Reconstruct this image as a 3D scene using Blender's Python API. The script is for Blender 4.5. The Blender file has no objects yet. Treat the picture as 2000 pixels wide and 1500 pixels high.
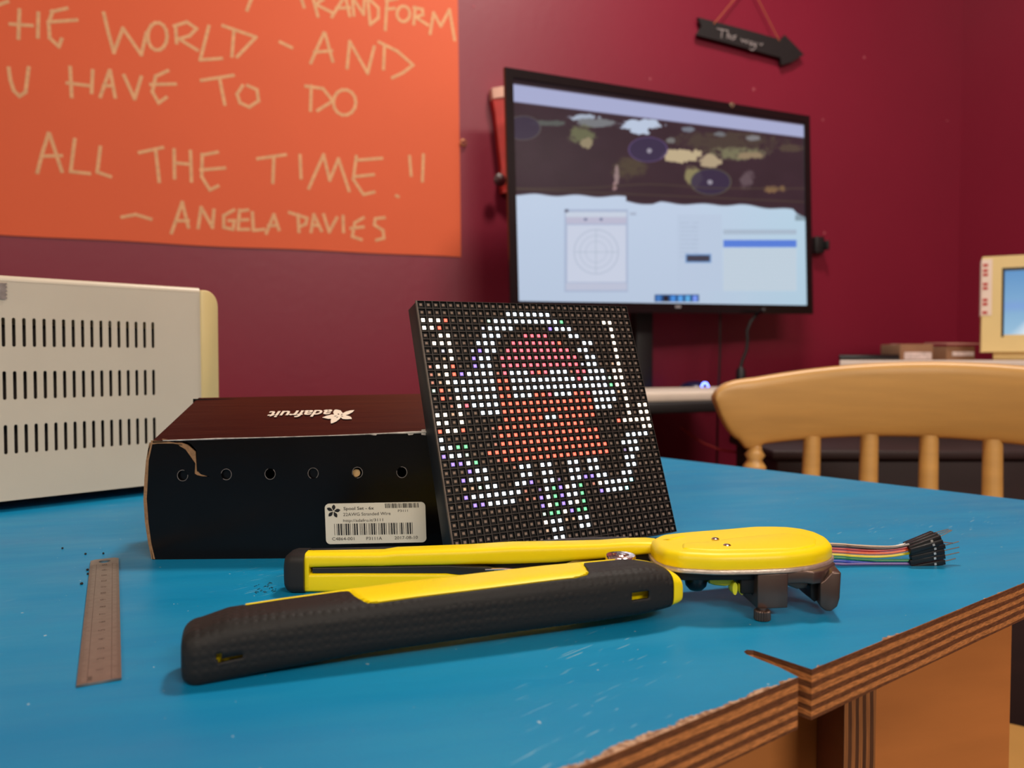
import bpy, bmesh, math, random
import numpy as np
from mathutils import Vector, Matrix
random.seed(4)
S = bpy.context.scene
COL = S.collection
TZ = 0.75            # table top height
H = 0.108            # lens height above the table top
F = 1500.0           # focal length in pixels of the 2000 px wide frame
TH = math.atan(50 / 1500.0)

# ------------------------------------------------------------------ camera
cd = bpy.data.cameras.new('camera')
cam = bpy.data.objects.new('camera', cd)
COL.objects.link(cam)
cam.location = (0, 0, TZ + H)
cam.rotation_euler = (math.pi / 2 - TH, 0, 0)
cd.sensor_width = 36
cd.lens = 36 * F / 2000
cd.clip_start = 0.01
cd.dof.use_dof = True
cd.dof.focus_distance = 0.375
cd.dof.aperture_fstop = 27.0 / 2.5
S.camera = cam
# ------------------------------------------------------------------ exposure
S.view_settings.view_transform = 'Standard'
S.view_settings.look = 'None'
S.view_settings.gamma = 1
S.view_settings.exposure = 0.0
S.view_settings.use_curve_mapping = False
# ------------------------------------------------------------------ world
w = bpy.data.worlds.new('world'); S.world = w; w.use_nodes = True
w.node_tree.nodes['Background'].inputs[0].default_value = (1.0, 0.90, 0.80, 1)
w.node_tree.nodes['Background'].inputs[1].default_value = 0.28


def area(name, loc, aim, size, power, col, size_y=None):
    l = bpy.data.lights.new(name, 'AREA'); l.energy = power; l.color = col
    l.shape = 'RECTANGLE'; l.size = size; l.size_y = size_y or size
    o = bpy.data.objects.new(name, l); COL.objects.link(o)
    o.location = loc
    o.rotation_euler = (Vector(aim) - Vector(loc)).to_track_quat('-Z', 'Y').to_euler()
    return o


area('overhead_area_light', (0.40, 0.92, 2.42), (0.40, 0.95, 0), 0.22, 21, (1.0, 0.91, 0.80), 0.22)
area('overhead_area_light', (1.3, -1.7, 2.42), (0.5, 0, .6), 1.1, 42, (1.0, 0.91, 0.80), 0.3)  # added fill behind the camera for faces turned towards it, no fixture modelled
area('overhead_area_light', (-0.8, -1.9, 2.42), (-0.1, 0.2, 0.8), 1.2, 24, (1.0, 0.91, 0.80), 0.3)  # second added fill from behind the camera, on the left, source unseen


# ------------------------------------------------------------------ helpers
def ray(px, py):
    c, s = math.cos(TH), math.sin(TH)
    a = (px - 1000) / F; b = -(py - 750) / F
    return Vector((a, c + b * s, -s + b * c))


CAM = Vector((0, 0, TZ + H))


def at_h(px, py, h):
    r = ray(px, py)
    return CAM + r * ((h - H) / r.z)


def at_y(px, py, y):
    r = ray(px, py)
    return CAM + r * (y / r.y)


class Plane:
    def __init__(s, o, n):
        s.o = Vector(o); s.n = Vector(n).normalized()

    def hit(s, px, py, off=0.0):
        r = ray(px, py)
        return CAM + r * (((s.o + s.n * off - CAM).dot(s.n)) / r.dot(s.n))


def lin(c):
    c = c / 255.0
    return c / 12.92 if c <= 0.04045 else ((c + 0.055) / 1.055) ** 2.4


def rgb(*c):
    return (lin(c[0]), lin(c[1]), lin(c[2]), 1)


def mat(name, col, rough=0.5, metal=0.0, spec=0.5, noise=0.0, nscale=20, bump=0.0, bscale=200, stretch=(1, 1, 1),
        emit=None, estr=0.0, coat=0.0, alpha=None):
    m = bpy.data.materials.new(name); m.use_nodes = True
    nt = m.node_tree; N = nt.nodes; b = N['Principled BSDF']
    b.inputs['Base Color'].default_value = col
    b.inputs['Roughness'].default_value = rough
    b.inputs['Metallic'].default_value = metal
    b.inputs['Specular IOR Level'].default_value = spec
    b.inputs['Coat Weight'].default_value = coat
    if emit:
        b.inputs['Emission Color'].default_value = emit
        b.inputs['Emission Strength'].default_value = estr
    if noise or bump:
        tc = N.new('ShaderNodeTexCoord'); mp = N.new('ShaderNodeMapping')
        mp.inputs['Scale'].default_value = stretch
        nt.links.new(tc.outputs['Object'], mp.inputs[0])
    if noise:
        n = N.new('ShaderNodeTexNoise'); n.inputs['Scale'].default_value = nscale; n.inputs['Detail'].default_value = 5
        nt.links.new(mp.outputs[0], n.inputs['Vector'])
        r = N.new('ShaderNodeMapRange'); r.inputs[3].default_value = 1 - noise; r.inputs[4].default_value = 1 + noise
        r.inputs[1].default_value = .3; r.inputs[2].default_value = .7
        nt.links.new(n.outputs[0], r.inputs[0])
        x = N.new('ShaderNodeVectorMath'); x.operation = 'SCALE'
        x.inputs[0].default_value = col[:3]
        nt.links.new(r.outputs[0], x.inputs['Scale'])
        nt.links.new(x.outputs[0], b.inputs['Base Color'])
    if bump:
        n = N.new('ShaderNodeTexNoise'); n.inputs['Scale'].default_value = bscale; n.inputs['Detail'].default_value = 3
        nt.links.new(mp.outputs[0], n.inputs['Vector'])
        bp = N.new('ShaderNodeBump'); bp.inputs['Strength'].default_value = bump; bp.inputs['Distance'].default_value = 0.002
        nt.links.new(n.outputs[0], bp.inputs['Height']); nt.links.new(bp.outputs[0], b.inputs['Normal'])
    return m


class MB:
    def __init__(s):
        s.v = []; s.f = []; s.m = []; s.k = 0

    def add(s, vs, fs):
        o = len(s.v)
        s.v += [tuple(v) for v in vs]; s.f += [[i + o for i in f] for f in fs]; s.m += [s.k] * len(fs)

    def box(s, a, b, R=None, c=None):
        (x0, y0, z0), (x1, y1, z1) = a, b
        vs = [Vector(p) for p in ((x0, y0, z0), (x1, y0, z0), (x1, y1, z0), (x0, y1, z0), (x0, y0, z1), (x1, y0, z1), (x1, y1, z1), (x0, y1, z1))]
        if R is not None: vs = [R @ v for v in vs]
        if c is not None: vs = [v + Vector(c) for v in vs]
        s.add(vs, [(0, 3, 2, 1), (4, 5, 6, 7), (0, 1, 5, 4), (1, 2, 6, 5), (2, 3, 7, 6), (3, 0, 4, 7)])
        return s

    def rings(s, rings, closed=True, cap0=True, cap1=True):
        n = len(rings[0]); o = len(s.v)
        for r in rings: s.v += [tuple(p) for p in r]
        for i in range(len(rings) - 1):
            for j in range(n if closed else n - 1):
                a = o + i * n + j; b = o + i * n + (j + 1) % n
                s.f.append([a, b, b + n, a + n]); s.m.append(s.k)
        if cap0: s.f.append([o + j for j in range(n)][::-1]); s.m.append(s.k)
        if cap1: s.f.append([o + (len(rings) - 1) * n + j for j in range(n)]); s.m.append(s.k)
        return s

    def prism(s, poly, z0, z1):
        a = [Vector((p[0], p[1], z0)) for p in poly]; b = [Vector((p[0], p[1], z1)) for p in poly]
        return s.rings([a, b])

    def tube(s, pts, r, n=10):
        pts = [Vector(p) for p in pts]; rs = r if isinstance(r, (list, tuple)) else [r] * len(pts)
        rings = []; up = None
        for i, p in enumerate(pts):
            t = (pts[min(i + 1, len(pts) - 1)] - pts[max(i - 1, 0)]).normalized()
            if up is None: up = Vector((0, 0, 1)) if abs(t.z) < .9 else Vector((1, 0, 0))
            x = t.cross(up).normalized(); y = x.cross(t).normalized(); up = y
            rings.append([p + (x * math.cos(q) + y * math.sin(q)) * rs[i] for q in [2 * math.pi * k / n for k in range(n)]])
        return s.rings(rings)

    def lathe(s, prof, c, n=24, axis=None):
        R = Vector((0, 0, 1)).rotation_difference(Vector(axis)).to_matrix() if axis is not None else Matrix.Identity(3)
        c = Vector(c)
        return s.rings([[c + R @ Vector((r * math.cos(2 * math.pi * k / n), r * math.sin(2 * math.pi * k / n), z)) for k in range(n)] for r, z in prof])

    def build(s, name, mats, parent=None, bevel=0, seg=2, smooth=False, angle=35, recalc=True):
        me = bpy.data.meshes.new(name); me.from_pydata(s.v, [], s.f)
        for i, k in enumerate(s.m): me.polygons[i].material_index = k
        if recalc:
            bm = bmesh.new(); bm.from_mesh(me); bmesh.ops.recalc_face_normals(bm, faces=bm.faces); bm.to_mesh(me); bm.free()
        return link(name, me, mats, parent, bevel, seg, smooth, angle)


def link(name, me, mats, parent=None, bevel=0, seg=2, smooth=False, angle=35):
    o = bpy.data.objects.new(name, me); COL.objects.link(o)
    for m in (mats if isinstance(mats, (list, tuple)) else [mats]): me.materials.append(m)
    if bevel:
        b = o.modifiers.new('bevel', 'BEVEL'); b.width = bevel; b.segments = seg; b.limit_method = 'ANGLE'; b.angle_limit = math.radians(angle)
        b.harden_normals = False
    if smooth or bevel:
        for p in me.polygons: p.use_smooth = True
        bm = bmesh.new(); bm.from_mesh(me)
        for e in bm.edges:
            if len(e.link_faces) == 2 and e.calc_face_angle(0) > math.radians(angle): e.smooth = bool(bevel)
        bm.to_mesh(me); bm.free()
    if parent is not None:
        o.parent = parent; o.matrix_parent_inverse = parent.matrix_world.inverted()
    return o


def tag(o, label=None, cat=None, group=None, kind=None):
    if label: o['label'] = label
    if cat: o['category'] = cat
    if group: o['group'] = group
    if kind: o['kind'] = kind
    return o


def empty(name, loc, label, cat, group=None):
    o = bpy.data.objects.new(name, None); COL.objects.link(o); o.location = loc; o.empty_display_size = .02
    o.matrix_world = Matrix.Translation(Vector(loc))
    return tag(o, label, cat, group)


def curve_mesh(polys, ext, bev=0.0, res=1):
    """filled 2D outline with holes, extruded by +-ext, local XY plane"""
    c = bpy.data.curves.new('c', 'CURVE'); c.dimensions = '2D'; c.fill_mode = 'BOTH'; c.extrude = ext; c.bevel_depth = bev; c.bevel_resolution = 3
    for p in polys:
        s = c.splines.new('POLY'); s.points.add(len(p) - 1); s.use_cyclic_u = True
        for i, q in enumerate(p): s.points[i].co = (q[0], q[1], 0, 1)
    o = bpy.data.objects.new('c', c); COL.objects.link(o)
    dg = bpy.context.evaluated_depsgraph_get(); dg.update()
    me = bpy.data.meshes.new_from_object(o.evaluated_get(dg)); bpy.data.objects.remove(o)
    return me


def text_mesh(txt, size=1.0, shear=0.0, bold=0.0, ext=0.0):
    c = bpy.data.curves.new('t', 'FONT'); c.body = txt; c.size = size; c.shear = shear; c.offset = bold; c.extrude = ext
    c.resolution_u = 3
    o = bpy.data.objects.new('t', c); COL.objects.link(o)
    dg = bpy.context.evaluated_depsgraph_get(); dg.update()
    me = bpy.data.meshes.new_from_object(o.evaluated_get(dg)); bpy.data.objects.remove(o)
    return [tuple(v.co) for v in me.vertices], [list(p.vertices) for p in me.polygons]


def fit_text(mb, txt, P00, ux, uy, x0, x1, y0, height, shear=0, bold=0, n=None):
    """text drawn on plane P00 + ux*x + uy*y between x0..x1, baseline y0, cap height"""
    v, f = text_mesh(txt, 1.0, shear, bold)
    xs = [p[0] for p in v]; a, b = min(xs), max(xs)
    vs = [P00 + ux * (x0 + (p[0] - a) / (b - a) * (x1 - x0)) + uy * (y0 + p[1] / 0.69 * height) for p in v]
    mb.add(vs, f)


def strokes(mb, lines, tomap, width, nrm):
    """flat ribbons with round-ish joints"""
    k = 0
    for ln in lines:
        P = [tomap(*p) for p in ln]
        for a, b in zip(P[:-1], P[1:]):
            d = (b - a)
            if d.length < 1e-6: continue
            d.normalize(); s = nrm.cross(d).normalized() * width / 2
            e = d * width * .4; k += 1
            lift = nrm * (0.00002 * (k % 7))
            mb.add([a - e - s + lift, a - e + s + lift, b + e + s + lift, b + e - s + lift], [(0, 1, 2, 3)])


def arc(cx, cy, rx, ry, a0=0, a1=360, n=14):
    return [(cx + rx * math.cos(math.radians(a0 + (a1 - a0) * i / n)), cy + ry * math.sin(math.radians(a0 + (a1 - a0) * i / n))) for i in range(n + 1)]


V = Vector
mm = 0.001


def tpt(x, y, h):      # millimetres on the table frame -> world
    return V((x * mm, y * mm, TZ + h * mm))


# ------------------------------------------------------------------ the room
WY = math.radians(19.65)
wd = V((math.cos(WY), math.sin(WY), 0)); wn = V((math.sin(WY), -math.cos(WY), 0))
W0 = V((0, 1.60, TZ + H))
wall = Plane(W0, wn)
corner = wall.hit(1876, 300)
corner_t = (corner - W0).dot(wd)


def wall_material(name):
    m = mat(name, rgb(128, 22, 47), rough=.42, spec=.55, noise=.05, nscale=3, bump=.12, bscale=60)
    return m


M_wall = wall_material('crimson_wall_paint')


def wallbox(name, p0, d, length, n, z0, z1, th=.1, m=None):
    mb = MB(); a = V(p0); b = a + d * length; t = n * -th
    mb.rings([[V((q.x, q.y, z0)) for q in (a, b, b + t, a + t)], [V((q.x, q.y, z1)) for q in (a, b, b + t, a + t)]])
    return tag(mb.build(name, m or M_wall), kind='structure')


back = wallbox('wall_back', W0 - wd * 2.6, wd, 2.6 + corner_t + .1, wn, 0, 2.5)
wallbox('wall_right', V((corner.x, corner.y, 0)), V((math.sin(WY), -math.cos(WY), 0)), 3.6, -wd, 0, 2.5)
left_p = W0 - wd * 2.6
M_cream = mat('cream_wall_paint', rgb(214, 200, 178), rough=.7, noise=.04, nscale=4)
wallbox('wall_left', V((left_p.x, left_p.y, 0)), V((math.sin(WY), -math.cos(WY), 0)), 4.4, wd, 0, 2.5, m=M_cream)
M_floor = mat('grey_brown_floor', rgb(92, 74, 62), rough=.6, noise=.15, nscale=6)
tag(MB().box((-4, -4, -.05), (4, 4, 0)).build('floor', M_floor), kind='structure')
M_ceil = mat('white_ceiling_paint', rgb(226, 220, 208), rough=.8, noise=.03, nscale=5)
tag(MB().box((-4, -4, 2.5), (4, 4, 2.55)).build('ceiling', M_ceil), kind='structure')
# skirting board along the crimson wall
mb = MB(); a = W0 - wd * 2.5; b = W0 + wd * (corner_t - .02)
mb.rings([[V((q.x, q.y, z)) for z in (0, .1)] + [V((q.x, q.y, z)) + wn * .015 for z in (.1, 0)] for q in (a, b)])
tag(mb.build('baseboard_back', mat('dark_red_skirting', rgb(95, 18, 36), rough=.4, noise=.03)), kind='structure')
# small plaster-coloured filler marks on the wall
mb = MB()
for px, py, r in ((1270, 154, 3.2), (1472, 174, 4.2), (1607, 234, 3.2), (1688, 112, 3.6), (1610, 455, 3.8), (1850, 236, 2.6), (925, 12, 3)):
    c = wall.hit(px, py, .0006)
    mb.add([c + (wd * math.cos(q) + V((0, 0, 1)) * math.sin(q)) * r * mm * random.uniform(.8, 1.1) for q in [2 * math.pi * k / 10 for k in range(10)]], [list(range(10))])
mb.build('filler_mark', mat('old_filler', rgb(165, 75, 88), rough=.7, noise=.2, nscale=300), back)

# ------------------------------------------------------------------ table
def ply_material(name, axis='Z', scale=1.0, dark=(112, 68, 40), light=(196, 128, 72)):
    m = bpy.data.materials.new(name); m.use_nodes = True; nt = m.node_tree; N = nt.nodes; L = nt.links
    b = N['Principled BSDF']; b.inputs['Roughness'].default_value = .55
    tc = N.new('ShaderNodeTexCoord'); sp = N.new('ShaderNodeSeparateXYZ'); L.new(tc.outputs['Object'], sp.inputs[0])
    mp = N.new('ShaderNodeMapping'); L.new(tc.outputs['Object'], mp.inputs[0])
    sc = {'Z': (8, 8, 60), 'S': (40, 40, 8)}[axis]; mp.inputs['Scale'].default_value = sc
    n = N.new('ShaderNodeTexNoise'); n.inputs['Scale'].default_value = 1; n.inputs['Detail'].default_value = 4; L.new(mp.outputs[0], n.inputs[0])
    ad = N.new('ShaderNodeMath'); ad.operation = 'MULTIPLY_ADD'; L.new(n.outputs[0], ad.inputs[0]); ad.inputs[1].default_value = .0040
    if axis == 'Z': L.new(sp.outputs['Z'], ad.inputs[2])
    else:
        dt = N.new('ShaderNodeVectorMath'); dt.operation = 'DOT_PRODUCT'; L.new(tc.outputs['Object'], dt.inputs[0]); dt.inputs[1].default_value = (1, .1, 0); L.new(dt.outputs['Value'], ad.inputs[2])
    w1 = N.new('ShaderNodeMath'); w1.operation = 'MULTIPLY'; L.new(ad.outputs[0], w1.inputs[0]); w1.inputs[1].default_value = 2 * math.pi / .0042 * scale
    s = N.new('ShaderNodeMath'); s.operation = 'SINE'; L.new(w1.outputs[0], s.inputs[0])
    r = N.new('ShaderNodeValToRGB'); r.color_ramp.elements[0].position = .36; r.color_ramp.elements[1].position = .62
    r.color_ramp.elements[0].color = rgb(*dark); r.color_ramp.elements[1].color = rgb(*light)
    mr = N.new('ShaderNodeMapRange'); mr.inputs[1].default_value = -1; mr.inputs[2].default_value = 1; L.new(s.outputs[0], mr.inputs[0]); L.new(mr.outputs[0], r.inputs[0])
    # fibres
    m2 = N.new('ShaderNodeMapping'); m2.inputs['Scale'].default_value = (300, 300, 1200) if axis == 'Z' else (900, 900, 30); L.new(tc.outputs['Object'], m2.inputs[0])
    n2 = N.new('ShaderNodeTexNoise'); n2.inputs['Scale'].default_value = 1; n2.inputs['Detail'].default_value = 6; L.new(m2.outputs[0], n2.inputs[0])
    mr2 = N.new('ShaderNodeMapRange'); mr2.inputs[1].default_value = .3; mr2.inputs[2].default_value = .7; mr2.inputs[3].default_value = .62; mr2.inputs[4].default_value = 1.25; L.new(n2.outputs[0], mr2.inputs[0])
    x = N.new('ShaderNodeVectorMath'); x.operation = 'SCALE'; L.new(r.outputs[0], x.inputs[0]); L.new(mr2.outputs[0], x.inputs['Scale'])
    L.new(x.outputs[0], b.inputs['Base Color'])
    bp = N.new('ShaderNodeBump'); bp.inputs['Strength'].default_value = .5; bp.inputs['Distance'].default_value = .001; L.new(n2.outputs[0], bp.inputs['Height']); L.new(bp.outputs[0], b.inputs['Normal'])
    return m


eA = V((97.3, 257.1)); eB = V((245.6, 365.0)); ed = (eB - eA).normalized(); en = V((ed.y, -ed.x))   # front edge, outward normal


def blue_paint():
    m = bpy.data.materials.new('worn_blue_table_paint'); m.use_nodes = True; nt = m.node_tree; N = nt.nodes; L = nt.links
    b = N['Principled BSDF']
    tc = N.new('ShaderNodeTexCoord')

    def noise(scale, rot=0, detail=4, rough=.5):
        m0 = N.new('ShaderNodeMapping'); m0.inputs['Rotation'].default_value = (0, 0, rot); L.new(tc.outputs['Object'], m0.inputs[0]); mp = N.new('ShaderNodeMapping'); mp.inputs['Scale'].default_value = scale; L.new(m0.outputs[0], mp.inputs[0])
        n = N.new('ShaderNodeTexNoise'); n.inputs['Scale'].default_value = 1; n.inputs['Detail'].default_value = detail; n.inputs['Roughness'].default_value = rough; L.new(mp.outputs[0], n.inputs[0])
        return n.outputs[0]

    def rng(sock, a, c, lo, hi):
        r = N.new('ShaderNodeMapRange'); r.inputs[1].default_value = a; r.inputs[2].default_value = c; r.inputs[3].default_value = lo; r.inputs[4].default_value = hi; L.new(sock, r.inputs[0]); return r.outputs[0]

    def math2(op, x, y):
        q = N.new('ShaderNodeMath'); q.operation = op
        for i, t in enumerate((x, y)):
            if isinstance(t, (int, float)): q.inputs[i].default_value = t
            else: L.new(t, q.inputs[i])
        return q.outputs[0]

    def mix(fac, c1, c2):
        q = N.new('ShaderNodeMix'); q.data_type = 'RGBA'; L.new(fac, q.inputs[0])
        for i, t in ((6, c1), (7, c2)):
            if isinstance(t, tuple): q.inputs[i].default_value = t
            else: L.new(t, q.inputs[i])
        return q.outputs[2]
    big = rng(noise((4, 4, 1), 0, 3), .35, .65, 0, 1)
    col = mix(big, rgb(2, 122, 172), rgb(10, 138, 186))
    brush = rng(noise((6, 60, 1), math.radians(-12), 5, .6), .4, .7, 0, .28)
    col = mix(brush, col, rgb(44, 150, 186))
    # thin pale scratches
    scr = rng(noise((60, 1100, 1), math.radians(-44), 2, .5), .68, .73, 0, .7)
    msk = rng(noise((9, 9, 1), .4, 2), .55, .62, 0, 1)
    col = mix(math2('MULTIPLY', scr, msk), col, rgb(165, 200, 205))
    spk = rng(noise((420, 420, 1), 0, 1), .79, .81, 0, .8)
    col = mix(spk, col, rgb(190, 205, 205))
    # chipped paint along the front edge
    sp = N.new('ShaderNodeVectorMath'); sp.operation = 'DOT_PRODUCT'; L.new(tc.outputs['Object'], sp.inputs[0]); sp.inputs[1].default_value = (en.x, en.y, 0)
    dist = math2('SUBTRACT', eA.dot(en) * mm, sp.outputs['Value'])
    th1 = rng(noise((45, 45, 1), 0, 8, .75), .38, .8, -.0010, .0052)
    al = N.new('ShaderNodeVectorMath'); al.operation = 'DOT_PRODUCT'; L.new(tc.outputs['Object'], al.inputs[0]); al.inputs[1].default_value = (ed.x, ed.y, 0)
    e0 = eA.dot(ed) * mm
    th1 = math2('ADD', th1, rng(al.outputs['Value'], e0 - .035, e0 - .012, .0016, 0))
    chip = math2('LESS_THAN', dist, th1)
    grain = rng(noise((500, 500, 1), 0, 3), .4, .6, 0, 1)
    chipc = mix(grain, rgb(196, 160, 130), rgb(140, 100, 72))
    col = mix(chip, col, chipc)
    L.new(col, b.inputs['Base Color'])
    ro = rng(noise((15, 40, 1), -.3, 4), .3, .7, .34, .52)
    L.new(ro, b.inputs['Roughness'])
    b.inputs['Specular IOR Level'].default_value = .30
    bp = N.new('ShaderNodeBump'); bp.inputs['Strength'].default_value = .12; bp.inputs['Distance'].default_value = .001
    L.new(noise((30, 200, 1), -.2, 4), bp.inputs['Height']); L.new(bp.outputs[0], b.inputs['Normal'])
    return m


M_blue = blue_paint(); M_ply = ply_material('plywood_edge')
table = empty('workbench_table', (-.2, .5, 0), 'blue painted plywood workbench table with layered wood edge, a saw slot and worn rim', 'table')
far_c = V((118, 884))
fc2 = eA + ed * 438          # right corner, outside the frame
slot_in = V((89.3, 279.5))
sA = V((97.5, 257.3)); sB = V((104.2, 263.5))
outline = [eA - ed * 900, sA - ed * 0.5, V((93.6, 265)), V((85.6, 277.0)), V((85.4, 279.6)), V((87.0, 281.4)), V((89.4, 281.0)), V((98.3, 270.5)), sB, fc2, far_c, V((-900, 960)), V((-1250, 300)), V((-1000, -350))]
outline = [(p.x * mm, p.y * mm) for p in outline]
me = curve_mesh([outline], .009)
for v in me.vertices: v.co.z += TZ - .009
bm = bmesh.new(); bm.from_mesh(me); bmesh.ops.recalc_face_normals(bm, faces=bm.faces)
bm.to_mesh(me); bm.free()
tt = link('tabletop', me, [M_ply, M_blue], table)
for p in me.polygons: p.material_index = 1 if p.normal.z > .9 else 0; p.use_smooth = False
# supports under the top
M_leg = mat('orange_varnished_ply', rgb(196, 122, 62), rough=.45, noise=.13, nscale=6, stretch=(1, 1, 5))
M_legs = ply_material('plywood_edge_upright', 'S', 1.0, dark=(96, 58, 34), light=(170, 108, 60))
M_legd = mat('shaded_ply_face', rgb(120, 70, 45), rough=.5, noise=.12, nscale=6, stretch=(1, 1, 4))  # shade on the leg face is put into this darker brown
mb = MB(); a = V((-.30, .362, 0)); bq = V((.327, .4965, 0)); t = V((-.2, .98, 0)) * .018
mb.rings([[V((q.x, q.y, z)) for q in (a, bq, bq + t, a + t)] for z in (.05, TZ - .0185)])
mb.build('apron_panel', M_leg, table, bevel=.0006)
mb = MB(); d1 = V((0.03, 1, 0)).normalized()
q0 = V((.1865, .425, 0)); q1 = V((.2045, .425, 0))
mb.rings([[V((q.x, q.y, z)) for q in (q0, q1, q1 + d1 * .048, q0 + d1 * .04)] for z in (0, TZ - .0185)])
o = mb.build('leg', [M_legd, M_legs], table)
for p in o.data.polygons: p.material_index = 1 if abs(p.normal.y) > .8 else 0
for (x, y) in ((-.75, .2), (-.7, .8), (.1, .75)):
    MB().box((x - .03, y - .03, 0), (x + .03, y + .03, TZ - .0185)).build('leg', M_leg, table, bevel=.001)

# crumbs and the ring of old glue
M_crumb = mat('dark_crumb', rgb(28, 24, 24), rough=.8, noise=.1)
for px, py, wh in ((122, 1071, 'farthest left beyond the hole end of the steel ruler'), (167, 1082, 'just beyond the left corner of the ruler hole end'), (202, 1081, 'just beyond the round hole of the ruler'), (171, 1113, 'at the left rim of the ruler, upper of a close pair'), (171.5, 1121, 'at the left rim of the ruler, lower of a close pair'), (159.5, 1140, 'left of the ruler and nearest the camera')):
    c = at_h(px, py, .0004); mb = MB(); r = random.uniform(.0005, .0009)
    mb.lathe([(r * .5, -.0004), (r, -.0001), (r * .8, .0005), (r * .2, .0007)], c, 7)
    o = mb.build('crumb', M_crumb, smooth=True)
    tag(o, 'dark crumb ' + wh, 'crumb', 'dark crumbs around the steel ruler')
mb = MB(); c = at_h(518, 1150, 0)
for k in range(26):
    a = random.uniform(0, 6.28); r = random.uniform(.3, 1) * 6 * mm
    p = c + V((math.cos(a) * r * 1.1, math.sin(a) * r * 1.5, .0002)); b2 = a + 1.57 + random.uniform(-.5, .5); l = random.uniform(.5, 2.2) * mm
    q = p + V((math.cos(b2) * l, math.sin(b2) * l, 0))
    mb.tube([p, (p + q) / 2 + V((0, 0, .0001)), q], .00014, 5)
tag(mb.build('glue_residue', mat('smoky_glue', rgb(30, 72, 84), rough=.3, noise=.4, nscale=800)), 'dark scuffed ring of dried residue left of the rear handle end', 'residue')

# ------------------------------------------------------------------ poster
M_orange = mat('orange_poster_paper', rgb(222, 92, 48), rough=.65, noise=.03, nscale=3, bump=.03, bscale=30)
M_chalk = mat('pale_marker_ink', rgb(222, 166, 120), rough=.8, noise=.12, nscale=150)
TLp, TRp, BRp, BLp = wall.hit(-260, -160, .001), wall.hit(892, -160, .001), wall.hit(900, 503, .001), wall.hit(-260, 447, .001)
mb = MB(); n = 24
ring_f = []
for i in range(n + 1):
    t = i / n; top = TLp.lerp(TRp, t); bot = BLp.lerp(BRp, t)
    wv = 0.0008 * math.sin(t * 21) + 0.0009 * math.sin(t * 9)
    ring_f.append([top, bot + V((0, 0, wv)), bot + V((0, 0, wv)) + wn * .0015, top + wn * .0015])
mb.rings(ring_f)
poster = mb.build('poster', M_orange)
tag(poster, 'large orange paper poster with pale handwritten quotation on the crimson wall', 'poster')
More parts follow.
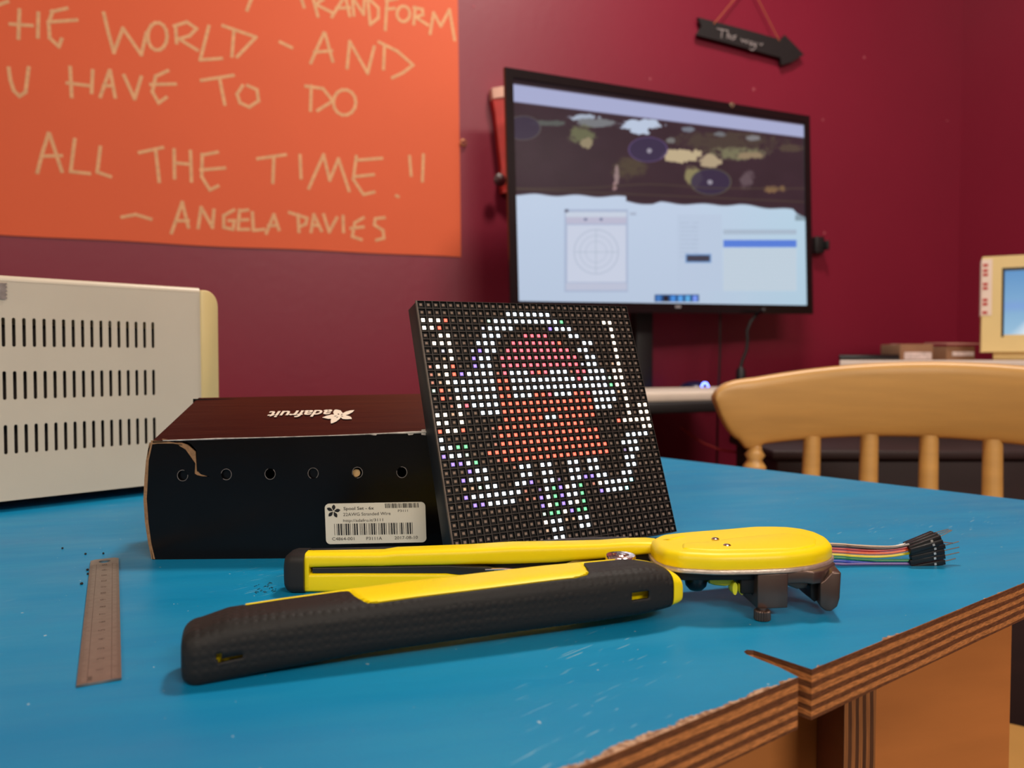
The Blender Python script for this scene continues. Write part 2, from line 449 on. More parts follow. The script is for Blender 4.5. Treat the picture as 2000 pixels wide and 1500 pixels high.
L4 = [
 [(985,-10),(978,5),(965,40)], [(1172,-20),(1188,28)], [(1150,-20),(1215,-14)],
 [(1222,-10),(1242,64)], [(1225,-12),(1262,-2),(1232,16),(1304,52)],
 [(1345,-12),(1296,66)], [(1350,-10),(1366,62)], [(1314,32),(1366,30)],
 [(1382,60),(1376,-12),(1420,56),(1424,-14)], [(1436,-8),(1446,92)], [(1440,-5),(1478,30),(1478,70),(1446,96)],
 [(1512,0),(1505,116)], [(1508,2),(1552,-6)], [(1508,36),(1542,32)], arc(1576,54,25,30),
 [(1622,28),(1616,94)], [(1616,30),(1650,36),(1652,58),(1622,66),(1672,98)], [(1680,132),(1694,50),(1722,102),(1756,38),(1776,156)],
 [(-10,20),(30,6)], [(76,38),(72,150)], [(150,50),(148,146)], [(40,94),(126,100)],
 [(206,42),(190,90),(194,148),(230,182),(241,152)], [(200,46),(262,32)], [(188,86),(300,78)],
 [(405,50),(424,130),(445,205),(480,110),(552,214),(572,128)], arc(615,142,38,54),
 [(686,100),(690,168)], [(680,102),(730,86),(768,112),(740,140),(700,152),(738,176),(772,196)],
 [(816,102),(782,234),(866,228)], [(914,116),(906,220)], [(870,100),(1000,145),(926,222)], [(1094,164),(1140,186)],
 [(1266,128),(1238,190),(1214,246)], [(1270,130),(1286,190),(1300,240)], [(1228,204),(1296,198)],
 [(1356,266),(1366,162),(1436,286),(1462,182)], [(1502,176),(1498,270)], [(1480,164),(1552,200),(1614,254),(1574,284),(1532,304)],
 [(34,265),(40,310),(54,354),(76,376),(100,360),(112,264)],
 [(274,262),(280,378)], [(362,275),(358,362)], [(262,324),(360,336)], [(428,275),(392,378)], [(430,275),(450,380)], [(404,336),(442,334)],
 [(484,294),(526,386),(552,300)], [(656,276),(608,298),(595,358),(620,402),(650,380)], [(588,330),(686,328)],
 [(786,314),(850,304),(912,294)], [(858,308),(878,408)], [(948,334),(926,368),(938,402),(974,418),(1010,394),(1004,350),(966,334)],
 [(1216,336),(1213,432)], [(1194,336),(1262,346),(1300,394),(1240,432)], arc(1346,400,44,50),
 [(190,520),(165,600),(146,674)], [(194,524),(242,670)], [(164,610),(240,608)],
 [(292,544),(276,670),(350,678)], [(392,574),(380,672),(432,690)], [(544,596),(636,576)], [(608,584),(622,710)],
 [(680,584),(682,696)], [(744,590),(748,708)], [(680,636),(746,642)], [(790,602),(788,690),(820,742),(852,726)], [(788,606),(850,594)], [(784,664),(878,656)],
 [(1006,620),(1116,604)], [(1070,610),(1066,714)], [(1172,606),(1176,696)],
 [(1206,736),(1264,604),(1288,704),(1322,620),(1364,746)], [(1392,610),(1380,700),(1420,760),(1462,750)], [(1392,626),(1492,618)], [(1384,690),(1460,682)],
 [(1548,764),(1556,768)], [(1600,610),(1606,686)], [(1654,604),(1650,708)],
 [(476,848),(530,838),(590,856)], [(670,910),(712,790),(736,888)], [(690,862),(736,862)], [(774,890),(786,810),(830,888),(836,820)],
 [(914,820),(874,842),(874,888),(910,896),(916,862),(894,862)], [(936,820),(930,894)], [(936,824),(968,820)], [(930,860),(968,858)], [(930,896),(972,896)],
 [(986,830),(990,900),(1032,896)], [(1040,912),(1070,838),(1090,898)], [(1048,882),(1082,880)], [(1164,838),(1168,906)], [(1130,830),(1200,852),(1194,876),(1168,886)],
 [(1215,906),(1226,838),(1256,902)], [(1218,880),(1246,880)], [(1264,838),(1286,906),(1316,850)], [(1340,844),(1342,906)],
 [(1420,850),(1386,870),(1376,924),(1412,936)], [(1370,892),(1420,886)], [(1502,850),(1466,854),(1462,878),(1496,900),(1500,930),(1470,938)],
]
mb = MB(); strokes(mb, L4, lambda x, y: wall.hit(x / 2, y / 2, .0027), .0058, wn)
mb.build('handwriting', M_chalk, poster, recalc=False)
# little brass eye screw beside the poster
M_brass = mat('aged_brass', rgb(196, 132, 92), rough=.35, metal=.8, noise=.1)
c = wall.hit(905, 279, .006); mb = MB()
mb.tube([c + (wd * math.cos(q) + V((0, 0, 1)) * math.sin(q)) * .006 for q in np.linspace(0, 6.0, 16)], .0014, 7)
mb.tube([c - wn * .006, c - wn * .003], .0016, 7)
tag(mb.build('eye_screw', M_brass, smooth=True), 'small brass eye screw in the wall at the right edge of the orange poster', 'hook')

# ------------------------------------------------------------------ arrow sign
M_black = mat('matt_black_board', rgb(22, 18, 20), rough=.6, noise=.1)
AR = [(160, 98), (178, 146), (152, 190), (300, 228), (590, 308), (596, 346), (650, 330), (712, 292), (660, 238), (612, 190), (592, 214), (400, 160)]
ap = [wall.hit(1300 + x / 2.679, y / 2.679, .006) for x, y in AR]
mb = MB(); mb.rings([[p for p in ap], [p + wn * .008 for p in ap]])
arrow = mb.build('arrow_sign', M_black); tag(arrow, 'black arrow-shaped board with handwritten words, hanging tilted on the crimson wall', 'sign')
T4 = [[(270, 150), (322, 160)], [(296, 156), (292, 196)], [(326, 160), (322, 200)], [(323, 184), (334, 180), (335, 202)], [(344, 186), (342, 204)], [(370, 186), (354, 190), (364, 200), (350, 208)],
      [(394, 202), (402, 220), (412, 208), (422, 226), (430, 208)], [(452, 216), (438, 222), (442, 236), (454, 228), (456, 240)], [(462, 222), (462, 236), (470, 236)], [(474, 224), (470, 250), (456, 262), (440, 256)], [(490, 226), (500, 236), (508, 228)]]
mb = MB(); strokes(mb, T4, lambda x, y: wall.hit(1300 + x / 2.679, y / 2.679, .0155), .0022, wn)
mb.build('handwriting', mat('grey_chalk', rgb(150, 140, 140), rough=.9, noise=.2, nscale=300), arrow, recalc=False)
M_string = mat('jute_string', rgb(176, 96, 62), rough=.9, noise=.2, nscale=500)
hk = wall.hit(1463, -36, .012)
mb = MB()
mb.tube([wall.hit(1394, 47, .015), hk], .0011, 6); mb.tube([hk, wall.hit(1522, 80, .015)], .0011, 6)
mb.build('string', M_string, arrow)
mb = MB(); mb.tube([hk - wn * .012, hk + wn * .006], .002, 8)
tag(mb.build('nail', M_brass), 'nail in the wall that the arrow sign hangs from, above the frame', 'nail')

# ------------------------------------------------------------------ television
def frame3(cx, cy, cz, ya, le, ro):
    u = V((math.cos(ya), math.sin(ya), 0)); n = V((math.sin(ya), -math.cos(ya), 0)); v = V((0, 0, 1))
    v2 = v * math.cos(le) - n * math.sin(le)
    u2 = u * math.cos(ro) + v2 * math.sin(ro); v3 = -u * math.sin(ro) + v2 * math.cos(ro)
    return CAM + V((cx, cy, cz)), u2, v3, u2.cross(v3).normalized()


M_gloss = mat('glossy_black_plastic', rgb(16, 12, 14), rough=.25, noise=.05)
M_mattb = mat('matt_black_plastic', rgb(20, 19, 20), rough=.55, noise=.08)
C0, U, Vv, Nn = frame3(.3256, 1.5473, .3099, .4498, .0207, .0191)
tv = empty('television', C0 - Vv * .25, 'large flat black television showing a world map window, in front of the crimson wall', 'television')
hw, hh = .355, .20
loc = lambda x, y, z: C0 + U * x + Vv * y + Nn * z


def vc_material(name, strength, rough=.15):
    m = bpy.data.materials.new(name); m.use_nodes = True; nt = m.node_tree; b = nt.nodes['Principled BSDF']
    a = nt.nodes.new('ShaderNodeVertexColor'); a.layer_name = 'col'
    b.inputs['Base Color'].default_value = (.01, .01, .012, 1); b.inputs['Roughness'].default_value = rough
    nt.links.new(a.outputs[0], b.inputs['Emission Color']); b.inputs['Emission Strength'].default_value = strength
    return m


def grid_screen(name, P00, ux, uy, nx, ny, colfn, material, parent):
    vs = []; fs = []
    for j in range(ny + 1):
        for i in range(nx + 1):
            vs.append(tuple(P00 + ux * (i / nx) + uy * (j / ny)))
    for j in range(ny):
        for i in range(nx):
            a = j * (nx + 1) + i; fs.append((a, a + 1, a + nx + 2, a + nx + 1))
    me = bpy.data.meshes.new(name); me.from_pydata(vs, [], fs)
    ca = me.color_attributes.new('col', 'FLOAT_COLOR', 'POINT')
    g = np.array(vs); cols = colfn(g)
    ca.data.foreach_set('color', np.c_[cols, np.ones(len(cols))].astype(np.float32).ravel())
    return link(name, me, material, parent)


def photo_xy(g):
    q = g - np.array(CAM); c, s = math.cos(TH), math.sin(TH)
    d = q[:, 1] * c - q[:, 2] * s; u = q[:, 1] * s + q[:, 2] * c
    return 1000 + F * q[:, 0] / d, 750 - F * u / d


def slin(a):
    a = np.asarray(a, float) / 255
    return np.where(a <= .04045, a / 12.92, ((a + .055) / 1.055) ** 2.4)


rs = np.random.RandomState(3)
lat = [rs.rand(24, 40) for _ in range(3)]


def vnoise(x, y, k=0):
    L = lat[k]; x = np.abs(x) % 38; y = np.abs(y) % 22; i = x.astype(int); j = y.astype(int); fx = x - i; fy = y - j
    fx = fx * fx * (3 - 2 * fx); fy = fy * fy * (3 - 2 * fy)
    return (L[j, i] * (1 - fx) + L[j, i + 1] * fx) * (1 - fy) + (L[j + 1, i] * (1 - fx) + L[j + 1, i + 1] * fx) * fy


def tv_colors(g):
    px, py = photo_xy(g); X = (px - 900) * 2.6667; Y = (py - 100) * 2.6667
    n = vnoise(X / 28, Y / 18, 0) * .6 + vnoise(X / 12, Y / 9, 1) * .4
    C = np.empty((len(X), 3)); C[:] = (45, 30, 38)
    ol = (.5 + .5 * vnoise(X / 90, Y / 60, 2))[:, None]
    C = C * (.85 + .25 * ol)

    def blob(cx, cy, rx, ry, col, soft=.35, k=1.0):
        d = ((X - cx) / rx) ** 2 + ((Y - cy) / ry) ** 2
        a = np.clip((1.15 - d + (n - .5) * 1.6) / soft, 0, 1) * k
        C[:] = C * (1 - a[:, None]) + np.array(col) * a[:, None]
    blob(1380, 475, 300, 60, (66, 56, 48), .8); blob(460, 375, 90, 14, (78, 84, 80), .6)
    blob(640, 345, 85, 16, (160, 172, 190), .5); blob(700, 372, 110, 24, (112, 116, 120), .6); blob(940, 382, 105, 26, (182, 196, 218), .3); blob(935, 412, 48, 26, (182, 196, 218), .3)
    blob(630, 435, 70, 50, (96, 98, 70), .7); blob(655, 478, 30, 28, (140, 128, 100), .5)
    blob(1180, 408, 36, 14, (110, 116, 128), .6); blob(1350, 432, 30, 14, (105, 108, 112), .6); blob(1520, 452, 44, 14, (120, 120, 122), .6); blob(1095, 466, 24, 16, (110, 110, 108), .6)
    blob(1440, 535, 150, 36, (112, 110, 82), .8); blob(1150, 545, 115, 34, (186, 168, 134), .35); blob(1300, 572, 60, 34, (172, 154, 124), .4); blob(1500, 543, 80, 18, (142, 124, 96), .6)
    blob(1720, 505, 80, 20, (74, 62, 52), .6)
    blob(880, 610, 90, 62, (70, 60, 46), .9); blob(812, 650, 14, 52, (140, 118, 116), .6); blob(800, 706, 14, 22, (150, 120, 120), .6)
    blob(1212, 655, 48, 58, (132, 124, 86), .6); blob(1490, 670, 40, 50, (90, 74, 80), .8); blob(1635, 718, 62, 22, (124, 96, 66), .7)

    def ell(cx, cy, rx, ry, fill, line):
        d = np.sqrt(((X - cx) / rx) ** 2 + ((Y - cy) / ry) ** 2)
        a = (d < 1)[:, None] * .85; C[:] = C * (1 - a) + np.array(fill) * a
        a = np.clip(1 - np.abs(d - 1) / .05, 0, 1)[:, None]; C[:] = C * (1 - a) + np.array(line) * a
    ell(325, 400, 90, 62, (46, 40, 62), (92, 90, 84)); ell(975, 512, 100, 64, (46, 40, 72), (98, 78, 128)); ell(1302, 680, 104, 68, (44, 38, 66), (92, 92, 72))
    for cx, cy in ((982, 518), (1298, 682)):
        a = (((X - cx) / 13) ** 2 + ((Y - cy) / 13) ** 2 < 1)[:, None] * .8; C[:] = C * (1 - a) + np.array((170, 165, 175)) * a
    # yellowish ground track
    for f in (lambda x: 715 - 22 * np.exp(-((x - 980) / 230) ** 2), lambda x: 718 + .045 * (x - 300)):
        a = np.clip(1 - np.abs(Y - f(X)) / 7, 0, 1)[:, None] * .5; C[:] = C * (1 - a) + np.array((84, 76, 52)) * a
    # white top band
    yt0 = 168 + (X - 265) * .142; yt1 = 268 + (X - 280) * .124
    a = np.clip((yt1 - Y) / 8, 0, 1) * np.clip((Y - yt0) / 8 + .3, 0, 1)
    C = C * (1 - a[:, None]) + np.array((164, 170, 206)) * a[:, None]
    a = np.clip((yt0 - 2 - Y) / 5, 0, 1)[:, None]; C = C * (1 - a) + np.array((22, 16, 20)) * a
    # pale lower half with a wavy torn border
    yb = np.interp(X, [290, 860, 862, 1000, 1040, 1250, 1450, 1730, 1750, 1800], [745, 758, 782, 798, 788, 798, 800, 826, 846, 862]) + 5 * np.sin(X / 35.)
    a = np.clip((Y - yb) / 8 + .5, 0, 1)[:, None]
    low = np.empty_like(C); low[:] = (188, 204, 226); low += (np.clip((Y - 800) / 500, 0, 1) * -6)[:, None]
    low[:, 0] += np.clip((X - 1200) / 600, 0, 1) * -8; low[:, 1] += np.clip((X - 1200) / 600, 0, 1) * 4

    def rect(x0, y0, x1, y1, col, k=1.0, e=3):
        b = np.clip((X - x0) / e, 0, 1) * np.clip((x1 - X) / e, 0, 1) * np.clip((Y - y0) / e, 0, 1) * np.clip((y1 - Y) / e, 0, 1) * k
        low[:] = low * (1 - b[:, None]) + np.array(col) * b[:, None]
    rect(538, 822, 872, 1256, (166, 180, 206)); rect(546, 836, 864, 868, (196, 206, 222)); rect(548, 862, 864, 900, (184, 184, 206)); rect(552, 904, 862, 1204, (198, 206, 224)); rect(546, 1206, 866, 1246, (186, 192, 212))
    rect(540, 822, 562, 840, (90, 96, 116)); rect(640, 868, 660, 884, (110, 120, 150)); rect(722, 868, 740, 884, (110, 120, 150))
    d = np.sqrt(((X - 705) / 1.0) ** 2 + (Y - 1045) ** 2)
    for rr, kk in ((115, .5), (85, .35), (55, .3)):
        b = (np.clip(1 - np.abs(d - rr) / 5, 0, 1) * kk)[:, None]; low[:] = low * (1 - b) + np.array((150, 165, 185)) * b
    rect(700, 930, 708, 1160, (166, 180, 196), .6); rect(590, 1042, 820, 1050, (166, 180, 196), .6)
    rect(880, 838, 915, 856, (150, 160, 180), .6)
    rect(1125, 850, 1360, 1250, (182, 198, 220), .7)
    for k in range(9): rect(1140, 890 + k * 22, 1190 + (k * 37 % 50), 898 + k * 22, (158, 174, 196), .5); rect(1205, 890 + k * 22, 1240, 898 + k * 22, (158, 174, 196), .5)
    rect(1168, 1054, 1306, 1104, (110, 150, 200)); rect(1176, 1062, 1298, 1096, (58, 60, 74))
    rect(1366, 928 , 1750, 955, (162, 178, 196), .8); rect(1366, 982, 1750, 1022, (82, 124, 214)); rect(1366, 1026, 1750, 1250, (194, 208, 220), .8)
    for k in range(12): rect(1370, 1036 + k * 18, 1745, 1043 + k * 18, (164, 184, 198), .45)
    rect(1740, 850, 1800, 884, (110, 130, 140), .7)
    rect(1008, 1266, 1242, 1306, (24, 74, 128))
    for k, cc in enumerate(((60, 120, 190), (24, 26, 34), (66, 140, 220), (84, 160, 230), (90, 170, 224), (120, 150, 240))): rect(1016 + k * 38, 1272, 1044 + k * 38, 1304, cc)
    C = C * (1 - a) + low * a
    return slin(C)


M_screen = vc_material('television_picture', 1.0, .12)
grid_screen('screen', loc(-hw, -hh, 0), U * 2 * hw, Vv * 2 * hh, 520, 300, tv_colors, M_screen, tv)
mb = MB(); bz = .016; bb = .019; dp = .035; fr = .003
# bezel as four bars and a back shell
mb.rings([[loc(x, y, z) for x, y in ((-hw - bz, -hh - bb), (hw + bz, -hh - bb), (hw + bz, hh + bz), (-hw - bz, hh + bz))] for z in (fr, fr)] if False else [[loc(x * k, y * k, z) for x, y in ((-hw - bz, -hh - bb), (hw + bz, -hh - bb), (hw + bz, hh + bz), (-hw - bz, hh + bz))] for z, k in ((fr, 1), (-.004, .999), (-.03, .94))], cap0=False)
o = len(mb.v)
for x0, y0, x1, y1 in ((-hw - bz, -hh - bb, hw + bz, -hh), (-hw - bz, hh, hw + bz, hh + bz), (-hw - bz, -hh, -hw, hh), (hw, -hh, hw + bz, hh)):
    mb.rings([[loc(x, y, z) for x, y in ((x0, y0), (x1, y0), (x1, y1), (x0, y1))] for z in (fr, -.004)])
mb.build('bezel', M_gloss, tv)
mb = MB()
mb.rings([[loc(x * k, y * k - .03 * (1 - k), z) for x, y in ((-.27, -.17), (.27, -.17), (.27, .13), (-.27, .13))] for z, k in ((-.029, 1), (-.06, .85))])
mb.build('back_housing', M_mattb, tv)
cc = Plane(loc(0, 0, .004), Nn).hit(1430, 205)
mb = MB(); mb.tube([cc + (U * math.cos(q) + Vv * math.sin(q)) * .0042 for q in np.linspace(0, 6.283, 18)], .0014, 6)
o = mb.build('camera_ring', mat('bright_metal', rgb(225, 205, 175), rough=.2, metal=.9, noise=.05), tv, smooth=True)
mb = MB(); v0 = Plane(loc(0, 0, .004), Nn)
cl = v0.hit(1322, 599); mb.box((-.008, -.0005, -.0025), (.008, .0008, .0025), c=cl)
mb.build('maker_mark', mat('grey_print', rgb(140, 135, 140), rough=.5, noise=.05), tv)

# television stand behind it
st_base = at_y(1252, 700, 1.625); sx, sy = st_base.x, st_base.y
stand = empty('television_stand', (sx, sy, 0), 'black television stand with a single wide post and a tray shelf, below the television', 'stand')
RS = Matrix.Rotation(.40, 3, 'Z')
MB().box((-.02, -.015, .04), (.02, .015, TZ + H + .33), RS, (sx, sy, 0)).build('post', M_mattb, stand, bevel=.002)
MB().box((-.22, -.16, .0), (.22, .12, .035), RS, (sx, sy, 0)).build('base', M_mattb, stand, bevel=.006)
a1 = V((sx, sy, TZ + H + .31)); 
MB().box((-.09, -.03, -.06), (.09, -.0, .06), RS, a1).build('mounting_bracket', M_mattb, stand, bevel=.002)
# tray
tz1 = TZ + H - .074
tray = [at_h(1150, 800, H * 0 + (tz1 - TZ)), at_h(1396, 788, tz1 - TZ), V((.44, 1.66, 0)), V((.14, 1.56, 0))]
tray = [V((p.x, p.y, 0)) for p in tray]
fl = at_h(1395, 783, tz1 - TZ)
td = V((math.cos(.40), math.sin(.40), 0)); tn = V((-math.sin(.40), math.cos(.40), 0))
tr_c = V((sx, sy, 0)) - tn * .017
yR = tr_c + td * .165; yL = tr_c - td * .30
pts = [yL - tn * .30, yR - tn * .30, yR, yL]
mb = MB(); mb.rings([[V((p.x, p.y, z)) for p in pts] for z in (tz1 - .018, tz1)])
mb.build('shelf', M_mattb, stand, bevel=.003)
M_white = mat('off_white_plastic', rgb(222, 206, 190), rough=.5, noise=.04)
ks = [yL + td * .05 - tn * .28, yR - td * .006 - tn * .275, yR - td * .012 - tn * .08, yL + td * .05 - tn * .08]
mb = MB(); mb.rings([[V((p.x, p.y, z)) for p in ks] for z in (tz1 + .0002, tz1 + .016)])
tag(mb.build('flat_white_slab', M_white, bevel=.003), 'flat off-white slab lying on the black shelf of the television stand', 'slab')
# glowing mouse on the shelf
mp_ = yR - tn * .045 - td * .072
mz = tz1
mouse = empty('computer_mouse', (mp_.x, mp_.y, mz), 'small dark mouse with a glowing blue ring at the right end of the shelf', 'mouse')
mb = MB(); mb.lathe([(.028, 0), (.034, .004), (.033, .014), (.025, .022), (.012, .026), (.001, .027)], (mp_.x, mp_.y, mz), 24)
mb.build('shell', mat('dark_blue_plastic', rgb(26, 24, 60), rough=.3, noise=.05), mouse, smooth=True, angle=80)
mb = MB(); cc = V((mp_.x, mp_.y, mz + .016)) - tn * .033
mb.tube([cc + (td * math.cos(q) + V((0, 0, 1)) * math.sin(q)) * .008 for q in np.linspace(0, 6.283, 18)], .0016, 6)
mb.build('light_ring', mat('blue_led_glow', rgb(40, 60, 255), emit=(.12, .18, 1, 1), estr=9, noise=.01), mouse, smooth=True)
mb = MB(); mb.tube([V((mp_.x, mp_.y, mz + .003)) + (td * math.cos(q) + tn * math.sin(q)) * .0345 for q in np.linspace(0, 6.283, 26)], .0014, 6)
mb.build('glow_strip', mat('blue_led_glow_soft', rgb(40, 40, 255), emit=(.1, .08, 1, 1), estr=9, noise=.01), mouse, smooth=True)

# power cable hanging below the television
M_cable = mat('black_cable', rgb(18, 14, 16), rough=.5, noise=.05)
cab = [(1492, 604), (1478, 614), (1466, 628), (1459, 646), (1460, 664), (1458, 684), (1450, 704), (1447, 716)]
mb = MB(); mb.tube([at_y(x, y, 1.64 if i else 1.60) for i, (x, y) in enumerate(cab)], .0035, 8)
pc = empty('power_cable', at_y(1447, 722, 1.64), 'black power cable with a plug hanging below the right half of the television', 'cable')
mb.build('lead', M_cable, pc, smooth=True)
mb = MB(); p = at_y(1447, 716, 1.64); mb.tube([p, p - V((0, 0, .008)), p - V((0, 0, .034)), p - V((0, 0, .05))], [.004, .010, .011, .006], 12)
mb.build('plug', M_cable, pc, smooth=True)
mb = MB(); mb.tube([at_y(1407, 596, 1.63), at_y(1406, 700, 1.63), at_y(1402, 790, 1.63), at_y(1398, 1020, 1.63)], .0022, 6)
tag(mb.build('signal_cable', M_cable, smooth=True), 'thin dark cable hanging straight down from the middle of the television', 'cable')
mb = MB()
pr = [at_y(x, y, 1.45) for x, y in ((1330, 835), (1350, 850), (1375, 866), (1405, 878), (1440, 884), (1480, 888), (1530, 930))]
mb.tube(pr, .0022, 6)
tag(mb.build('red_cable', mat('red_cable', rgb(150, 26, 24), rough=.5, noise=.05), smooth=True), 'thin red cable drooping behind the left end of the chair rail', 'cable')
# adapter plugged into the wall right of the television
mb = MB(); c = wall.hit(1592, 481, .0)
RW = Matrix.Rotation(WY, 3, 'Z')
soc = empty('wall_adapter', c, 'small black adapter on the wall at the right edge of the television', 'adapter')
MB().box((-.018, -.024, -.020), (.008, 0.0, .020), RW, c).build('body', M_mattb, soc, bevel=.003)
MB().box((.006, -.034, -.012), (.0135, -.006, .010), RW, c).build('plug_top', M_mattb, soc, bevel=.002)

# red and white pouch left of the television
pouch = empty('red_pouch', wall.hit(980, 380, .02), 'curved red pouch with a white top hanging on the wall behind the left television edge', 'pouch')
prof = [(955, 178, 985), (957, 198, 995), (962, 225, 1000), (966, 260, 1004), (970, 295, 1006), (974, 330, 1008), (972, 352, 1010), (976, 380, 1012)]


def pband(i0, i1, m, nm, th=.03):
    mb = MB(); rr = []
    for x0, y, x1 in prof[i0:i1]:
        A = wall.hit(x0, y, .004); B = wall.hit(x1 + 30, y, .004)
        rr.append([A, A + wn * th * .6, A.lerp(B, .35) + wn * th, B + wn * th, B])
    mb.rings(rr); return mb.build(nm, m, pouch, smooth=True, angle=60)


M_red = mat('red_cloth', rgb(190, 42, 34), rough=.5, noise=.12, nscale=40, bump=.2, bscale=60)
pband(1, 8, M_red, 'body'); pband(0, 2, mat('pale_pink_cloth', rgb(232, 180, 160), rough=.6, noise=.06), 'white_top', .033)
mb = MB(); p = wall.hit(976, 352, .036); mb.lathe([(.004, -.006), (.012, -.003), (.013, .003), (.004, .007)], p, 14, axis=wn)
mb.build('knob', mat('dark_maroon_knob', rgb(60, 8, 14), rough=.4, noise=.05), pouch, smooth=True)

# ------------------------------------------------------------------ side desk with clutter
dk_z = TZ + H - .0035
deskP = lambda px, y: at_y(px, 703, y)
M_desk = mat('pale_desk_top', rgb(214, 196, 184), rough=.5, noise=.05)
M_dark = mat('dark_brown_cabinet', rgb(44, 22, 20), rough=.6, noise=.12, nscale=8, stretch=(1, 1, 6))
x0 = (1640 - 1000) / F
dpts = [V((x0 * 1.45, 1.45, 0)), V((1.33, 1.29, 0)), V((1.20, 1.80, 0)), V((x0 * 1.76, 1.76, 0))]
desk = empty('side_desk', (dpts[0] + dpts[2]) / 2, 'pale-topped desk with dark sides standing behind the wooden chair', 'desk')
desk.matrix_world = Matrix.Translation((dpts[0] + dpts[2]) / 2)
mb = MB(); mb.rings([[V((p.x, p.y, z)) for p in dpts] for z in (dk_z - .02, dk_z)]); mb.build('worktop', M_desk, desk, bevel=.002)
mb = MB(); ins = [V((.70, 1.50, 0)), V((1.24, 1.50, 0)), V((1.15, 1.76, 0)), V((.77, 1.73, 0))]
mb.rings([[V((p.x, p.y, z)) for p in ins] for z in (.0, dk_z - .0205)]); mb.build('cabinet_body', M_dark, desk, bevel=.002)
for xa, xb in ((.71, .965), (.975, 1.23)):
    d = MB().box((xa, 1.488, .05), (xb, 1.4995, dk_z - .04)).build('door', M_dark, desk, bevel=.002)
    MB().box(((xa + xb) / 2 - .04, 1.472, .55), ((xa + xb) / 2 + .04, 1.486, .562)).build('handle', M_mattb, d, bevel=.002)
# low dark chest in front of it, seen between the chair spindles
chest = empty('low_chest', (.62, 1.34, 0), 'low dark brown chest standing behind the chair, seen between its spindles', 'chest')
MB().box((.415, 1.20, .0), (1.15, 1.42, .70)).build('body', M_dark, chest, bevel=.004)
MB().box((.405, 1.19, .70), (1.16, 1.43, .715)).build('lid', M_dark, chest, bevel=.003)
MB().box((.44, 1.192, .08), (1.12, 1.2, .62)).build('front_panel', M_dark, chest, bevel=.002)
g = MB().box((-.012, -.014, 0), (.012, .014, .30), c=(.50, 1.36, .715)).box((-.03, -.02, 0), (.03, .02, .02), c=(.50, 1.36, .715)).build('metal_post', mat('grey_blue_metal', rgb(78, 74, 84), rough=.4, metal=.6, noise=.05), bevel=.002)
g.scale = (1, 1, .22); g.location = (0, 0, .715 * (1 - .22))
tag(g, 'short grey metal post behind the turned end post of the chair', 'post')
# laptop-like black slab
mb = MB(); pa = at_y(1638, 704, 1.50)
mb.rings([[V((at_y(px, 703, y).x, y, z)) for px, y in ((1638, 1.50), (1757, 1.50), (1757, 1.60), (1640, 1.60))] for z in (dk_z, dk_z + .011)]).build('black_case', M_gloss, bevel=.003)
slab = bpy.data.objects['black_case']; tag(slab, 'thin glossy black slab lying on the left end of the side desk', 'case')
M_card = mat('brown_cardboard', rgb(140, 100, 72), rough=.85, noise=.08, nscale=30)
M_tape = mat('clear_white_label', rgb(205, 185, 180), rough=.4, noise=.25, nscale=120)


def carton(name, px0, px1, ytop, y, dep, label, lab):
    A = at_y(px0, 704, y); B = at_y(px1, 704, y); T = at_y(px0, ytop, y)
    e = empty(name, ((A.x + B.x) / 2, y + dep / 2, dk_z), label, 'box')
    h = T.z - dk_z
    MB().box((A.x, y, dk_z), (B.x, y + dep, dk_z + h)).build('body', M_card, e, bevel=.001)
    x0, x1, z0, z1 = lab; wv = B.x - A.x
    mb = MB(); mb.box((A.x + wv * x0, y - .0012, dk_z + h * z0), (A.x + wv * x1, y - .0002, dk_z + h * z1)); mb.build('label', M_tape, e)
    mb = MB(); mb.box((A.x + .002, y + dep * .45, dk_z + h - .0002), (B.x - .002, y + dep * .55, dk_z + h + .0006)); mb.build('packing_tape', M_tape, e)
    return e


carton('cardboard_box', 1758, 1822, 672, 1.50, .08, 'small brown cardboard box with a pale label beside the black slab', (.12, .95, .05, .5))
e = carton('cardboard_box', 1848, 1904, 676, 1.52, .10, 'small cardboard box with an open pinkish flap, next to the old monitor', (.2, .95, .3, .6))
A = at_y(1836, 674, 1.54); B = at_y(1900, 674, 1.54)
mb = MB(); mb.rings([[V((A.x - .0, 1.515, A.z + .001)), V((B.x, 1.515, A.z + .001)), V((B.x, 1.60, A.z + .004)), V((A.x, 1.60, A.z + .004))], [V((A.x - .0, 1.515, A.z + .003)), V((B.x, 1.515, A.z + .003)), V((B.x, 1.60, A.z + .006)), V((A.x, 1.60, A.z + .006))]])
mb.build('flap', mat('pinkish_card', rgb(176, 128, 112), rough=.8, noise=.06), e)
# old cream monitor
mx = at_y(1916, 700, 1.46); mon = empty('computer_monitor', (mx.x + .14, 1.50, dk_z), 'old cream-coloured tube monitor with lit blue screen at the right edge', 'monitor')
M_beige = mat('yellowed_cream_plastic', rgb(222, 194, 132), rough=.45, noise=.03, bump=.05)
RMy = Matrix.Rotation(math.radians(-27), 3, 'Z'); mo = V((mx.x, 1.46, dk_z))
msz = .24; mh0, mh1 = .016, .197


def mloc(x, y, z): return mo + RMy @ V((x, y, z))


RX = Matrix.Rotation(math.radians(-3), 3, 'X')


def mb_box(mb, a, b):
    (x0_, y0_, z0_), (x1_, y1_, z1_) = a, b
    mb.rings([[mloc(*(RX @ V((x, y, z)))) for x, y in ((x0_, y0_), (x1_, y0_), (x1_, y1_), (x0_, y1_))] for z in (z0_, z1_)])


